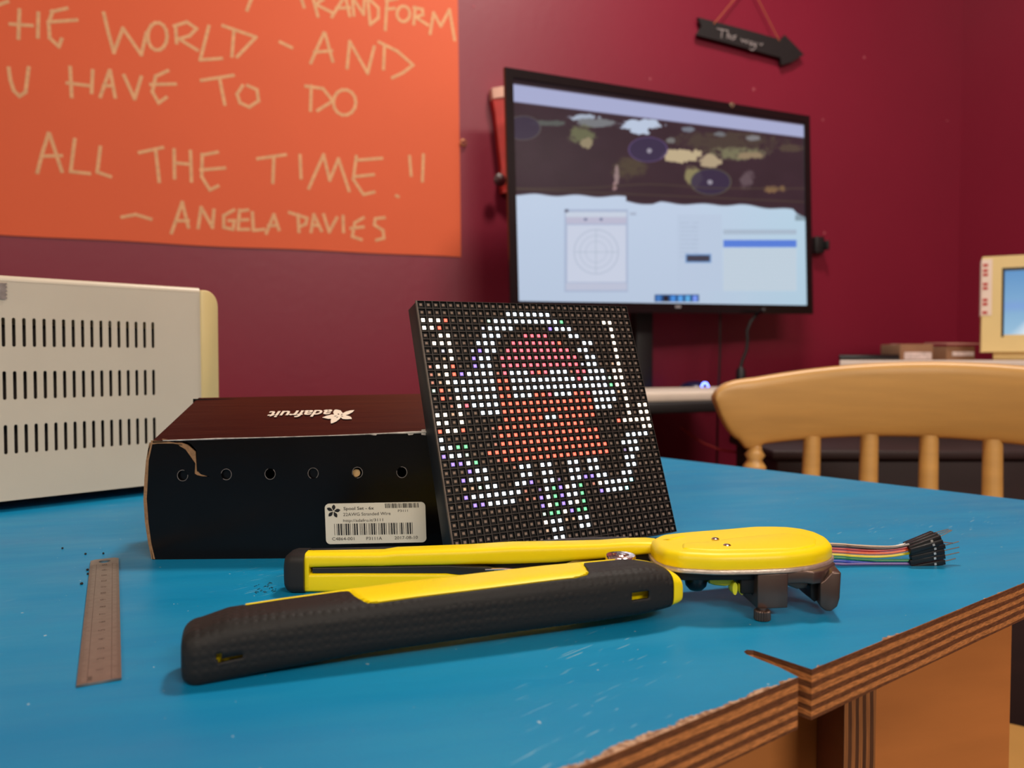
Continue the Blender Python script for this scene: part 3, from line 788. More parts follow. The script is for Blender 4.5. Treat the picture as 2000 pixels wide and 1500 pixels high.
sx0, sx1, sz0, sz1 = .036, .206, .048, .170
mb = MB()
for a, b in (((0, 0, mh0), (msz, .03, sz0)), ((0, 0, sz1), (msz, .03, mh1)), ((0, 0, sz0), (sx0, .03, sz1)), ((sx1, 0, sz0), (msz, .03, sz1))): mb_box(mb, a, b)
mb.build('front_bezel', M_beige, mon)
mb = MB(); mb.rings([[mloc(x, y, z) for x, z in ((a, mh0 + .005), (msz - a, mh0 + .005), (msz - a, t), (a, t))] for a, y, t in ((.004, .03, mh1 - .004), (.012, .10, mh1 - .010), (.05, .21, mh1 - .04))])
mb.build('housing', M_beige, mon, smooth=True)
mb = MB(); mb.rings([[mloc(x, y, z) for x, y in ((.02, .012), (.22, .012), (.20, .17), (.04, .17))] for z in (.0002, .0165)]); mb.build('foot', M_beige, mon, bevel=.003)


def crt_colors(g):
    z = (g[:, 2] - g[:, 2].min()) / np.ptp(g[:, 2]); x = (g[:, 0] - g[:, 0].min()) / np.ptp(g[:, 0])
    C = np.empty((len(z), 3)); t = z[:, None]
    C[:] = np.array((150, 188, 214)) * (1 - t) + np.array((96, 146, 196)) * t
    a = (np.clip(1 - np.abs(z - .45) / .12, 0, 1) * .5)[:, None]; C = C * (1 - a) + np.array((120, 150, 220)) * a
    a = (np.clip((.42 - z) * 6, 0, 1) * np.clip(1.6 - np.abs(x - .36) / np.maximum(.02, (.46 - z) * .45), 0, 1))[:, None]; C = C * (1 - a) + np.array((232, 236, 240)) * a
    return slin(C)


grid_screen('screen', mloc(*(RX @ V((sx0, .012, sz0)))), mloc(*(RX @ V((sx1, .012, sz0)))) - mloc(*(RX @ V((sx0, .012, sz0)))), mloc(*(RX @ V((sx0, .012, sz1)))) - mloc(*(RX @ V((sx0, .012, sz0)))), 40, 30, crt_colors, vc_material('monitor_picture', 1.0), mon)
mb = MB()
for a, b in (((sx0 - .004, -.0008, sz0 - .004), (sx0, .012, sz1 + .004)), ((sx0, -.0008, sz1), (sx1, .012, sz1 + .004)), ((sx1, -.0008, sz0 - .004), (sx1 + .004, .012, sz1 + .004))): mb_box(mb, a, b)
mb.build('screen_surround', M_mattb, mon)
M_tpw = mat('white_tape', rgb(230, 206, 190), rough=.5, noise=.05); M_tpr = mat('red_tape_print', rgb(186, 44, 40), rough=.5, noise=.05)
mb = MB(); mb_box(mb, (-.0008, -.0008, .085), (.016, .0, .192)); mb_box(mb, (-.0016, 0, .085), (-.0004, .03, .192))
tp = mb.build('warning_tape', M_tpw, mon)
mb = MB()
for z in (.088, .104, .112, .134, .142, .160, .168, .178): mb_box(mb, (.001, -.0014, z), (.009, -.0008, z + .005))
mb.build('red_lettering', M_tpr, tp)

# ------------------------------------------------------------------ wooden chair
M_pine = mat('varnished_pine', rgb(206, 156, 86), rough=.36, noise=.10, nscale=7, stretch=(1, 1, 9), spec=.5)
Pl = V((.313, .985, 0)); Pr = V((.660, .800, 0)); cdv = (Pr - Pl); cl_ = cdv.length; cdir = cdv.normalized(); cback = V((-cdir.y, cdir.x, 0))
if cback.y < 0: cback = -cback
chair = empty('spindle_back_chair', (Pl + Pr) / 2 - cback * .2, 'varnished pine spindle-back chair with a curved top rail behind the table', 'chair')


def back_pt(s):   # s in metres from the left post
    u = (s / cl_ - .5) * 2
    return Pl + cdir * s + cback * (.045 * (1 - u * u))


zc = TZ + H
mb = MB(); rr = []
ss = np.concatenate([np.linspace(-.048, -.02, 12), np.linspace(-.012, cl_ + .012, 40), np.linspace(cl_ + .02, cl_ + .048, 12)])
for s in ss:
    u = min(max(s, 0), cl_) / cl_; k = 4 * u * (1 - u)
    top = -.024 + .020 * k; bot = -.112 + .016 * k ** .9
    e = max(-s, s - cl_)
    if e > 0:
        q = min(1, e / .0485)
        top = top - .006 * q - .022 * (1 - math.sqrt(max(0, 1 - q ** 4)))
        if e < .014: bot = -.118 + .002 * (e / .014)
        else: bot = -.116 + .010 * min(1, (e - .014) / .006) + .054 * ((e - .014) / .0345) ** 2.2
        bot = min(bot, top - .004)
    c = back_pt(s); tdir = (back_pt(s + .002) - back_pt(s - .002)).normalized(); nb = V((-tdir.y, tdir.x, 0))
    hh_ = (top - bot) / 2; mid = zc + (top + bot) / 2
    ring = []
    for q in range(20):
        a = 2 * math.pi * q / 20; ca, sa = math.cos(a), math.sin(a)
        ring.append(c + nb * (.011 * math.copysign(abs(ca) ** .7, ca)) + V((0, 0, mid + hh_ * math.copysign(abs(sa) ** .35, sa))))
    rr.append(ring)
mb.rings(rr); mb.build('top_rail', M_pine, chair, smooth=True, angle=70)
seat_z = .45
seatc = (Pl + Pr) / 2 - cback * .20
for i in range(7):
    s = cl_ * i / 6; p = back_pt(s); zt = zc - .112 + (.012 * 4 * (i / 6) * (1 - i / 6)); lean = -cback * .06 + (V((0, 0, 0)))
    bq = V((p.x, p.y, 0)) - cback * .05; 
    if i in (0, 6):
        prof = [(.008, 0), (.009, .006), (.013, .012), (.009, .018), (.0145, .026), (.0145, .032), (.009, .038), (.013, .05), (.016, .10), (.017, .2), (.013, .26), (.016, .30), (.014, zt - seat_z)]
        nm = 'back_post'
    else:
        prof = [(.0105, -.006), (.0108, .03), (.0112, .10), (.0125, .2), (.0105, .30), (.010, zt - seat_z)]; nm = 'spindle'
    pts = []; rad = []
    L_ = zt - seat_z
    for r, dz in prof:
        t = max(0, dz) / L_; q = p.lerp(bq, t); pts.append(V((q.x, q.y, zt - dz))); rad.append(r)
    MB().tube(pts, rad, 16).build(nm, M_pine, chair, smooth=True, angle=80)
# seat, legs, stretchers
mb = MB(); RC = Matrix.Rotation(math.atan2(cdir.y, cdir.x), 3, 'Z')
so = [(.21 * math.copysign(abs(math.cos(a)) ** .55, math.cos(a)), .20 * math.copysign(abs(math.sin(a)) ** .55, math.sin(a))) for a in [2 * math.pi * k / 40 for k in range(40)]]
mb.rings([[seatc + RC @ V((x * k, y * k, 0)) + V((0, 0, z)) for x, y in so] for z, k in ((seat_z - .035, .93), (seat_z - .02, 1), (seat_z - .004, 1), (seat_z, .97))])
mb.build('seat', M_pine, chair, smooth=True, angle=50)
lp = []
for a in (-1, 1):
    for b in (-1, 1):
        t = seatc + RC @ V((a * .15, b * .14, 0)); f = seatc + RC @ V((a * .20, b * .20, 0)); lp.append((t, f))
        MB().tube([V((f.x, f.y, 0)), V((*f.lerp(t, .3).xy, .13)), V((*f.lerp(t, .6).xy, .27)), V((t.x, t.y, seat_z - .034))], [.012, .019, .016, .012], 14).build('leg', M_pine, chair, smooth=True, angle=80)
for (i, j) in ((0, 1), (2, 3)):
    A = lp[i][1].lerp(lp[i][0], .45); B = lp[j][1].lerp(lp[j][0], .45)
    MB().tube([V((A.x, A.y, .20)), V((*((A + B) / 2).xy, .20)), V((B.x, B.y, .20))], [.008, .012, .008], 12).build('stretcher', M_pine, chair, smooth=True, angle=80)

# ------------------------------------------------------------------ cream electronics case
dA = at_h(0, 980, .008); dB = at_h(395, 936.5, .008); dd = V((dB.x - dA.x, dB.y - dA.y, 0)).normalized(); dn = V((dd.y, -dd.x, 0))
if dn.y > 0: dn = -dn
dpl = Plane(dA, dn)
dtop = dpl.hit(200, 560).z; dbot = TZ + .008
case = empty('equipment_case', V((dA.x, dA.y, TZ)), 'off-white metal equipment case with three rows of vent slots and a cream front panel', 'case')
uof = lambda px, py: (dpl.hit(px, py) - dA).dot(dd)
u_end = uof(395, 900); u_start = u_end - .34
M_case = mat('off_white_enamel', rgb(214, 200, 178), rough=.35, noise=.03, nscale=15, bump=.02, bscale=300)
M_caseY = mat('cream_plastic_front', rgb(226, 200, 138), rough=.4, noise=.03)
ua, ub = uof(6.4, 640), uof(298.6, 640); pitch = (ub - ua) / 16
zrow = []
for (p1, p2) in (((298, 629), (298, 680)), ((301, 722), (301, 772)), ((304, 815), (304, 866))):
    zrow.append((dpl.hit(*p1).z, dpl.hit(*p2).z))
# recompute with the left-most slots for level rows
holes = []; sw = .00112
for zt_, zb_ in zrow:
    for k in range(-6, 17):
        u = ua + pitch * k; r = sw
        pts = [(u + r * math.cos(a), zt_ - r + r * math.sin(a)) for a in np.linspace(0, math.pi, 6)] + [(u + r * math.cos(a), zb_ + r + r * math.sin(a)) for a in np.linspace(math.pi, 2 * math.pi, 6)]
        holes.append(pts)
outer = [(u_start, dbot), (u_end, dbot), (u_end, dtop), (u_start, dtop)]
me = curve_mesh([outer] + holes, .0006)
M4 = Matrix.Translation(V((dA.x, dA.y, 0)) - dn * .0006) @ Matrix(((dd.x, 0, dn.x, 0), (dd.y, 0, dn.y, 0), (0, 1, 0, 0), (0, 0, 0, 1)))
me.transform(M4)
link('side_panel', me, M_case, case)
dep = .20
D = lambda u, w, z: V((dA.x, dA.y, 0)) + dd * u - dn * w + V((0, 0, z))
mb = MB()
rt = .004
# top sheet with a small rolled front edge, back and far side, bottom
prof = [(0, dtop - .0005)] + [(rt - rt * math.cos(a), dtop + rt * math.sin(a)) for a in np.linspace(0, math.pi / 2, 6)] + [(dep, dtop + rt), (dep, dbot)]
inner = [(p[0] + (.0012 if i < 7 else -.0012 if i > 7 else -.0012), p[1] - (.0012 if i >= 6 and i < 8 else 0)) for i, p in enumerate(prof)]
ring = prof + inner[::-1]
mb.rings([[D(u_start, a, b) for a, b in ring], [D(u_end, a, b) for a, b in ring]])
mb.build('cover', M_case, case, smooth=True)
mb = MB(); mb.rings([[D(u, w, z) for u, w in ((u_start + .001, .0015), (u_end - .001, .0015), (u_end - .001, dep - .002), (u_start + .001, dep - .002))] for z in (dbot, dbot + .0015)])
mb.build('base_plate', M_case, case)
# cream front bezel with rounded outer corner
tb = dpl.hit(405, 572).z; ue = uof(427, 760)
mb = MB()
bw = ue - u_end
pf = [(u_end, dbot - .001), (ue, dbot - .001)] + [(ue - bw * .72 + bw * .72 * math.cos(a), dtop + .002 - .013 + .013 * math.sin(a)) for a in np.linspace(0, math.pi / 2, 9)] + [(u_end, dtop + .002)]
mb.rings([[D(u, w, z) for u, z in pf] for w in (-.0012, dep + .001)])
mb.build('front_panel', M_caseY, case, bevel=.001)
# inner chassis seen through the slots
M_in = mat('dark_brown_inner', rgb(46, 36, 30), rough=.7, noise=.3, nscale=60)
mb = MB(); mb.rings([[D(u, w, z) for u, w in ((u_start + .01, .012), (u_end - .03, .012), (u_end - .03, .016), (u_start + .01, .016))] for z in (dbot + .004, dtop - .03)]); mb.build('inner_chassis', M_in, case)
for u in (u_start + .02, u_end - .02):
    for w in (.02, dep - .02):
        mb = MB(); mb.lathe([(.008, 0), (.009, .002), (.009, .0085)], D(u, w, TZ), 16); mb.build('foot', M_mattb, case)
q0 = dpl.hit(-25, 551, .0004); q1 = dpl.hit(12, 553, .0004); q2 = dpl.hit(12, 585, .0004); q3 = dpl.hit(-25, 583, .0004)
mb = MB(); n = 9; jag = [q1.lerp(q2, i / n) + dd * (.0006 * (-1) ** i) for i in range(n + 1)]
pp = [q0] + jag + [q3]; mb.rings([pp, [p + dn * .0003 for p in pp]])
mb.build('tape_strip', mat('grey_tape', rgb(146, 132, 124), rough=.5, noise=.2, nscale=200), case)

# ------------------------------------------------------------------ black cardboard box
fA = at_h(297, 1093, 0); fB = at_h(870, 1088, 0)
bu = V((fB.x - fA.x, fB.y - fA.y, 0)).normalized(); bn = V((bu.y, -bu.x, 0))
if bn.y > 0: bn = -bn
bpl = Plane(fA, bn)
BX = lambda px, py, off=0: bpl.hit(px, py, off)
L2 = lambda p: ((p - fA).dot(bu), p.z)
carton_ = empty('cardboard_carton', V((fA.x, fA.y, TZ)), 'glossy black printed cardboard carton with torn left edge and white barcode sticker', 'box')
M_card_b = mat('black_gloss_card', rgb(9, 7, 8), rough=.22, noise=.2, nscale=30, bump=.10, bscale=45, spec=.22)
M_lid = mat('dark_maroon_gloss_card', rgb(18, 8, 9), rough=.26, noise=.12, nscale=40, bump=.06, bscale=60, stretch=(.3, 3, 1), spec=.24)
M_kraft = mat('brown_kraft_edge', rgb(150, 112, 78), rough=.9, noise=.2, nscale=400, bump=.3, bscale=900)
M_worn = mat('white_scuffed_fold', rgb(190, 180, 172), rough=.5, noise=.5, nscale=200)
uR = (BX(841, 850) - fA).dot(bu); uRb = (BX(876, 1088) - fA).dot(bu)
TLz = BX(300, 862).z; TRz = BX(833, 845).z
front = [L2(BX(298, 1093)), (uRb, TZ), (uR, TRz), L2(BX(700, 849)), L2(BX(560, 853.5)), L2(BX(420, 857)), L2(BX(355, 858)), L2(BX(382, 872)), L2(BX(384, 924)), L2(BX(370, 905)), L2(BX(355, 880)), L2(BX(330, 866)), L2(BX(300, 866)), L2(BX(288, 880)), L2(BX(282, 960)), L2(BX(290, 1040))]
front = [L2(BX(298, 1093)), (uRb, TZ), (uR, TRz), L2(BX(700, 849)), L2(BX(560, 853.5)), L2(BX(420, 857)), L2(BX(358, 859)), L2(BX(374, 868)), L2(BX(384, 880)), L2(BX(385, 918)), L2(BX(392, 926)), L2(BX(411, 931)), L2(BX(388, 930)), L2(BX(380, 925)), L2(BX(381, 905)), L2(BX(372, 892)), L2(BX(362, 878)), L2(BX(345, 868)), L2(BX(318, 864.5)), L2(BX(294, 866)), L2(BX(289, 878)), L2(BX(286, 960)), L2(BX(290, 1040))]
hc = [(356.6, 928.8), (442, 926.6), (527.5, 925.6), (611.7, 924.6), (698, 923), (784.8, 922.4)]
fh = []
for px, py in hc:
    c = L2(BX(px, py)); fh.append([(c[0] + .0027 * math.cos(a), c[1] + .0029 * math.sin(a)) for a in [2 * math.pi * k / 20 for k in range(20)]])
me = curve_mesh([front] + fh, .0008)
M4b = Matrix.Translation(V((fA.x, fA.y, 0)) - bn * .0008) @ Matrix(((bu.x, 0, bn.x, 0), (bu.y, 0, bn.y, 0), (0, 1, 0, 0), (0, 0, 0, 1)))
me.transform(M4b); link('front_wall', me, M_card_b, carton_)
# torn kraft layer, seen in the gap
def patch(name, pts, off, th, m, par):
    mb = MB(); a = [BX(x, y, off) for x, y in pts]; mb.rings([a, [p + bn * th for p in a]]); return mb.build(name, m, par)


patch('torn_edge', [(318, 857), (345, 859), (368, 869), (383, 882), (386, 920), (410, 932), (380, 926), (372, 893), (350, 868), (320, 862)], -.0015, .0012, M_kraft, carton_)
patch('inner_flap', [(294, 864), (345, 862), (384, 880), (388, 960), (294, 960)], -.004, .0015, M_card_b, carton_)
mb = MB(); rr = []
for x, y in ((291, 866), (285, 900), (282, 935), (280, 975), (283, 1020), (289, 1060), (296, 1092)):
    p = BX(x, y, -.0002); q = BX(x + 6 + random.uniform(-1, 1), y, .0002)
    rr.append([p, q, q - bn * .004, p - bn * .004 - bu * .0005])
mb.rings(rr); mb.build('kraft_side_edge', M_kraft, carton_)
patch('kraft_top_edge', [(296, 860), (330, 861), (356, 868), (340, 866), (310, 866), (296, 868)], -.0002, .0008, M_kraft, carton_)
# body behind
dpB = .061
G = lambda u, w, z: V((fA.x, fA.y, 0)) + bu * u - bn * w + V((0, 0, z))
rise = .0215
M_bside = M_card_b
mb = MB()
for ua_, ub_ in ((.0012, .0028), (uR - .0026, uR - .001)):
    e_ = (uRb - uR) if ua_ > .01 else 0
    tf = (TLz if ua_ < .01 else TRz) - .003
    mb.rings([[G(q + e_, .0025, TZ), G(q + e_, dpB - .002, TZ), G(q, dpB - .002, TRz + rise - .009), G(q, .0025, tf)] for q in (ua_, ub_)])
mb.rings([[G(.0012, dpB - .0035, TZ), G(uR, dpB - .0035, TZ), G(uR, dpB - .002, TZ), G(.0012, dpB - .002, TZ)], [G(.0012, dpB - .0035, TRz + rise - .006), G(uR - .002, dpB - .0035, TRz + rise - .006), G(uR - .002, dpB - .002, TRz + rise - .006), G(.0012, dpB - .002, TRz + rise - .006)]])
mb.build('body', M_card_b, carton_)
# lid surface fitted to its four photographed corners
def lid_h(px, py, w):
    y = (fA - bn * w); pl = Plane(V((fA.x, fA.y, 0)) - bn * w, bn); return pl.hit(px, py)


lc = [BX(298, 861, .0006), BX(835, 843, .0006), lid_h(832, 769, .0605), lid_h(388, 777, .0605)]
lpts_top = [lc[0], BX(420, 856, .0006), BX(560, 852.5, .0006), BX(700, 848, .0006), lc[1], lc[2], lid_h(700, 772, .0605), lid_h(560, 775, .0605), lc[3]]
mb = MB(); n = 12; rows = []
for i in range(n + 1):
    t = i / n
    a = np.interp(t, [0, .2, .5, .75, 1], range(5)); j = min(3, int(a)); f0 = lpts_top[j].lerp(lpts_top[j + 1], a - j)
    b0 = lc[3].lerp(lc[2], t)
    sag = [f0.lerp(b0, s) + V((0, 0, .0001 * math.sin(math.pi * s) * math.sin(9 * t))) for s in np.linspace(0, 1, 9)]
    rows.append(sag + [p - V((0, 0, .0012)) for p in sag[::-1]])
mb.rings(rows); lid = mb.build('lid', M_lid, carton_, smooth=True, angle=50)
# pale worn fold along the front of the lid
mb = MB(); pts = [(318, 860.5), (360, 859.3), (420, 857), (500, 855), (560, 853.4), (640, 851), (700, 848.8), (760, 846), (806, 844.5), (835, 843.4)]
wd_ = [.3, .5, .6, .35, .35, .3, .45, .45, .9, .8]
mb.tube([BX(x, y, .0008) for x, y in pts], [v * .8 * mm for v in wd_], 6); mb.build('worn_fold', M_worn, carton_, smooth=True)
patch('scuff', [(718, 847.8), (738, 846), (735, 850), (730, 850)], .0007, .0004, M_worn, carton_)
patch('scuff', [(795, 845), (812, 843.5), (806, 849), (798, 850)], .0007, .0004, M_worn, carton_)
patch('scuff', [(823, 839), (831, 838), (832, 850), (823, 849)], .0007, .0004, M_worn, carton_)
# cut rims around the six holes, and the spool core behind the fifth
mb = MB()
for k, (px, py) in enumerate(hc):
    c = BX(px, py, .0001)
    a0 = random.uniform(0, 6)
    mb.tube([c + (bu * math.cos(a) * .00275 + V((0, 0, 1)) * math.sin(a) * .00295) for a in np.linspace(a0, a0 + 5.2, 20)], .00017, 5)
mb.build('hole_rim', mat('grey_cut_card', rgb(120, 112, 108), rough=.7, noise=.4, nscale=500), carton_, smooth=True)
for k, (px, py) in enumerate(hc):
    c = BX(px, py, -.003)
    mb = MB(); mb.lathe([(.0021 if k == 4 else .0034, -.001), (.0021 if k == 4 else .0034, .0012)], c + bu * (-.0004 if k == 4 else 0), 20, axis=bn)
    if k == 4: mb.build('spool_core', mat('pale_wood_disc', rgb(196, 158, 108), rough=.6, noise=.05), carton_, smooth=True)
    elif k in (0, 1, 3): mb.build('punched_disc', M_card_b, carton_, smooth=True)
# printed logo and name on the lid, upside down to the viewer
def lid_map(px, py):
    t = .5; p = None
    for _ in range(5):
        a = float(np.interp(t, [0, .2, .5, .75, 1], range(5))); q = min(3, int(a)); f0 = lpts_top[q].lerp(lpts_top[q + 1], a - q); b0 = lc[3].lerp(lc[2], t)
        e = .01; a2 = float(np.interp(t + e, [0, .2, .5, .75, 1], range(5))); q2 = min(3, int(a2)); f1 = lpts_top[q2].lerp(lpts_top[q2 + 1], a2 - q2); b1 = lc[3].lerp(lc[2], t + e)
        m0 = (f0 + b0) / 2; m1 = (f1 + b1) / 2; n_ = (m1 - m0).cross(b0 - f0).normalized()
        if n_.z < 0: n_ = -n_
        p = Plane(m0, n_).hit(px, py, .00035)
        t = min(.99, max(0, t + (p - m0).dot(m1 - m0) / (m1 - m0).length_squared * e))
    return p


o_ = lid_map(648, 803); rx_ = lid_map(521, 808); 
M_print = mat('cream_ink', rgb(236, 222, 204), rough=.5, noise=.02)
mb = MB(); v, f = text_mesh('adafruit', 1, .32, .02)
xs = [p[0] for p in v]; xa, xb = min(xs), max(xs)
def tx(p):
    t = (p[0] - xa) / (xb - xa); yy = p[1] / .72
    return lid_map(649 - 127 * t, (800.3 + 3.6 * t) + 12.8 * yy * (1 - .05 * t))
mb.add([tx(p) for p in v], f)
def petal(cx, cy, ex, ey, wdt):
    dx, dy = ex - cx, ey - cy; l = math.hypot(dx, dy); nx, ny = -dy / l, dx / l
    k = [(0.10, .06), (.25, .45), (.5, 1), (.72, .92), (.9, .4), (1, 0), (.9, -.4), (.72, -.92), (.5, -1), (.25, -.45), (.10, -.06)]
    return [(cx + dx * a + nx * b * wdt, cy + dy * a + ny * b * wdt) for a, b in k]
STAR = [(1395, 185), (1430, 180), (1500, 195), (1535, 235), (1540, 245), (1600, 215), (1680, 195), (1748, 190), (1710, 230), (1650, 262), (1590, 282), (1650, 295), (1690, 315), (1702, 348), (1600, 352), (1540, 348), (1505, 320), (1480, 350), (1420, 395), (1350, 425), (1328, 425), (1325, 380), (1335, 345), (1280, 345), (1172, 322), (1250, 290), (1340, 270), (1385, 268), (1370, 235), (1380, 205)]
cst = lid_map(500 + 1462 / 9.09, 780 + 285 / 9.09)
sp_ = [lid_map(500 + x / 9.09, 780 + y / 9.09) for x, y in STAR]
mb.add([cst] + sp_, [(0, k + 1, (k + 1) % len(sp_) + 1) for k in range(len(sp_))])
mk = MB(); ln_ = (lc[1] - lc[0]).cross(lc[3] - lc[0]).normalized()
if ln_.z < 0: ln_ = -ln_
for x0, y0, x1, y1, w_ in ((1375, 303, 1442, 292, 6), (1425, 332, 1458, 308, 7), (1500, 276, 1548, 260, 6), (1502, 294, 1552, 306, 6), (1446, 255, 1482, 272, 10)):
    dx, dy = x1 - x0, y1 - y0; l = math.hypot(dx, dy); nx, ny = -dy / l * w_, dx / l * w_
    q = [(x0, y0), ((x0 + x1) / 2 + nx, (y0 + y1) / 2 + ny), (x1, y1), ((x0 + x1) / 2 - nx, (y0 + y1) / 2 - ny)]
    mk.add([lid_map(500 + x / 9.09, 780 + y / 9.09) + ln_ * .00008 for x, y in q], [(0, 1, 2, 3)])
mk.build('logo_slit', M_card_b, lid, recalc=False)
mb.build('printed_logo', M_print, lid, recalc=False)

# white sticker
lx = [(634, 984), (830, 978), (833, 1059), (637, 1063)]
lq = [BX(x, y, .0009) for x, y in lx]
LO, LX, LY = lq[3], (lq[2] - lq[3]), (lq[0] - lq[3])
mb = MB(); rad = .045; cr = []
for cx, cy, a0 in ((1 - rad, 1 - rad * 2.4, 0), (rad, 1 - rad * 2.4, 90), (rad, rad * 2.4, 180), (1 - rad, rad * 2.4, 270)):
    for a in range(0, 91, 15):
        t = math.radians(a0 + a); cr.append((cx + rad * math.cos(t), cy + rad * 2.4 * math.sin(t)))
LP = lambda x, y, o=0: LO + LX * x + LY * y + bn * o
mb.rings([[LP(x, y, -.0005) for x, y in cr], [LP(x, y, 0) for x, y in cr]])
stick = mb.build('sticker', mat('white_sticker_paper', rgb(226, 218, 200), rough=.45, noise=.02), carton_)
mb = MB(); z0_ = LO + bn * .00012
def cxy(x, y):   # crop coordinates of the sticker close-up -> sticker uv
    u = (x - 118 - (y - 150) * .033) / 1712; tl = 150 - u * 38
    return u, 1 - (y - tl) / 706
def txt(s, x0, x1, yb, hgt, bold=0.0):
    a = cxy(x0, yb[0] if isinstance(yb, tuple) else yb); b = cxy(x1, yb[1] if isinstance(yb, tuple) else yb)
    v, f = text_mesh(s, 1, 0, bold); xs = [p[0] for p in v]; xa, xb = min(xs), max(xs)
    mb.add([z0_ + LX * (a[0] + (p[0] - xa) / (xb - xa) * (b[0] - a[0])) + LY * (a[1] + (b[1] - a[1]) * (p[0] - xa) / (xb - xa) + p[1] / .72 * hgt / 706) for p in v], f)
txt('Spool Set - 6x', 440, 955, (258, 245), 55, .008); txt('22AWG Stranded Wire', 435, 1240, (362, 338), 56, -.002); txt('http://adafru.it/3111', 435, 1110, (467, 450), 52, -.002)
txt('P3111', 1366, 1532, (288, 284), 42, -.002); txt('C4864-001', 245, 622, (788, 782), 56, -.002); txt('P3111A', 826, 1094, (780, 776), 56, -.002); txt('2017-08-10', 1308, 1704, (768, 758), 56, -.002)
def bar(x, wdt, y0, y1):
    a = cxy(x, y0 - (x - 280) * .02); b = cxy(x + 8, y1 - (x - 280) * .02); w_ = wdt / 1712
    mb.add([z0_ + LX * (a[0]) + LY * a[1], z0_ + LX * (a[0] + w_) + LY * a[1], z0_ + LX * (b[0] + w_) + LY * b[1], z0_ + LX * b[0] + LY * b[1]], [(0, 1, 2, 3)])
for x, w_ in ((280, 7), (320, 8), (342, 24), (384, 24), (422, 7), (446, 7), (470, 24), (508, 24), (548, 8), (590, 8), (614, 24), (654, 24), (712, 8), (734, 8), (756, 8), (780, 24), (822, 8), (862, 8), (882, 8), (908, 24), (948, 24), (988, 8), (1028, 8), (1052, 8), (1076, 24), (1116, 24), (1158, 8), (1200, 8), (1220, 8), (1244, 24), (1284, 24), (1326, 8), (1346, 8), (1392, 8), (1414, 24), (1454, 8), (1494, 8), (1518, 24), (1560, 24), (1602, 8)):
    bar(x, w_, 498, 700)
random.seed(9); x = 1142
while x < 1722:
    w_ = random.choice((4, 5, 9, 14)); bar(x, w_, 158, 238); x += w_ + random.choice((5, 7, 12))
for ex, ey, ww in ((275, 160, 30), (386, 256, 30), (328, 388, 30), (184, 370, 30), (156, 222, 30)):
    pp = petal(268, 278, ex, ey, ww); mb.add([z0_ + LX * cxy(x, y)[0] + LY * cxy(x, y)[1] for x, y in pp], [list(range(len(pp)))])
mb.build('printed_text', mat('black_ink', rgb(24, 20, 20), rough=.6, noise=.02), stick, recalc=False)

# ------------------------------------------------------------------ LED matrix panel
k_ = .143 / .15
C1, PU, PV, PN = frame3(.0238 * k_, .4553 * k_, -.0369 * k_, .5085, .3356, .0116)
panel = empty('led_matrix_panel', V((C1.x, C1.y, TZ)), 'square black LED matrix panel leaning beside the carton with red and white dots lit', 'LED panel')
PL = .143; pc_ = PL / 32; half = PL / 2
pl_ = lambda x, y, z: C1 + PU * x + PV * y + PN * z
M_panel = mat('matt_black_led_mask', rgb(7, 6, 6), rough=.5, spec=.25, noise=.05)
M_rim = mat('grey_mask_edge_glint', rgb(100, 88, 78), rough=.35, noise=.25, nscale=300)  # lighter grey paints the glint of light along the mask edges
M_edge = mat('dark_grey_moulded_side', rgb(34, 35, 37), rough=.5, noise=.06)
mb = MB()
mb.rings([[pl_(x, y, z) for x, y in ((-half, -half), (half, -half), (half, half), (-half, half))] for z in (-.0012, -.0138)])
mb.build('housing', M_edge, panel, bevel=.0004)
mb = MB(); o_h = .0012
for r in range(32):
    for c in range(32):
        cx = -half + (c + .5) * pc_; cy = half - (r + .5) * pc_
        a = pc_ * .488; b = pc_ * .473; d = pc_ * .41; e = pc_ * .36
        mb.k = 0
        base = len(mb.v)
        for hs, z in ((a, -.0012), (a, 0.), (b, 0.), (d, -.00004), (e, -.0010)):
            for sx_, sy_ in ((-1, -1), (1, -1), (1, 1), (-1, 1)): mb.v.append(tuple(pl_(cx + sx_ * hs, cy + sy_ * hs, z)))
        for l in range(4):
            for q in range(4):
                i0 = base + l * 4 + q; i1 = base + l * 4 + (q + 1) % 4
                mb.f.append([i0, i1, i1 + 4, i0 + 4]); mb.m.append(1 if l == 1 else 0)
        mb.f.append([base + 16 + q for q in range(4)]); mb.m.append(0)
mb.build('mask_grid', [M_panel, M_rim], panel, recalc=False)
mb = MB()
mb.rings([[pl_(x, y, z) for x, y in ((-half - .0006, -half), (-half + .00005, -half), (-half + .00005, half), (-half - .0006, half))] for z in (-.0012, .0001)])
mb.build('side_trim', M_rim, panel)
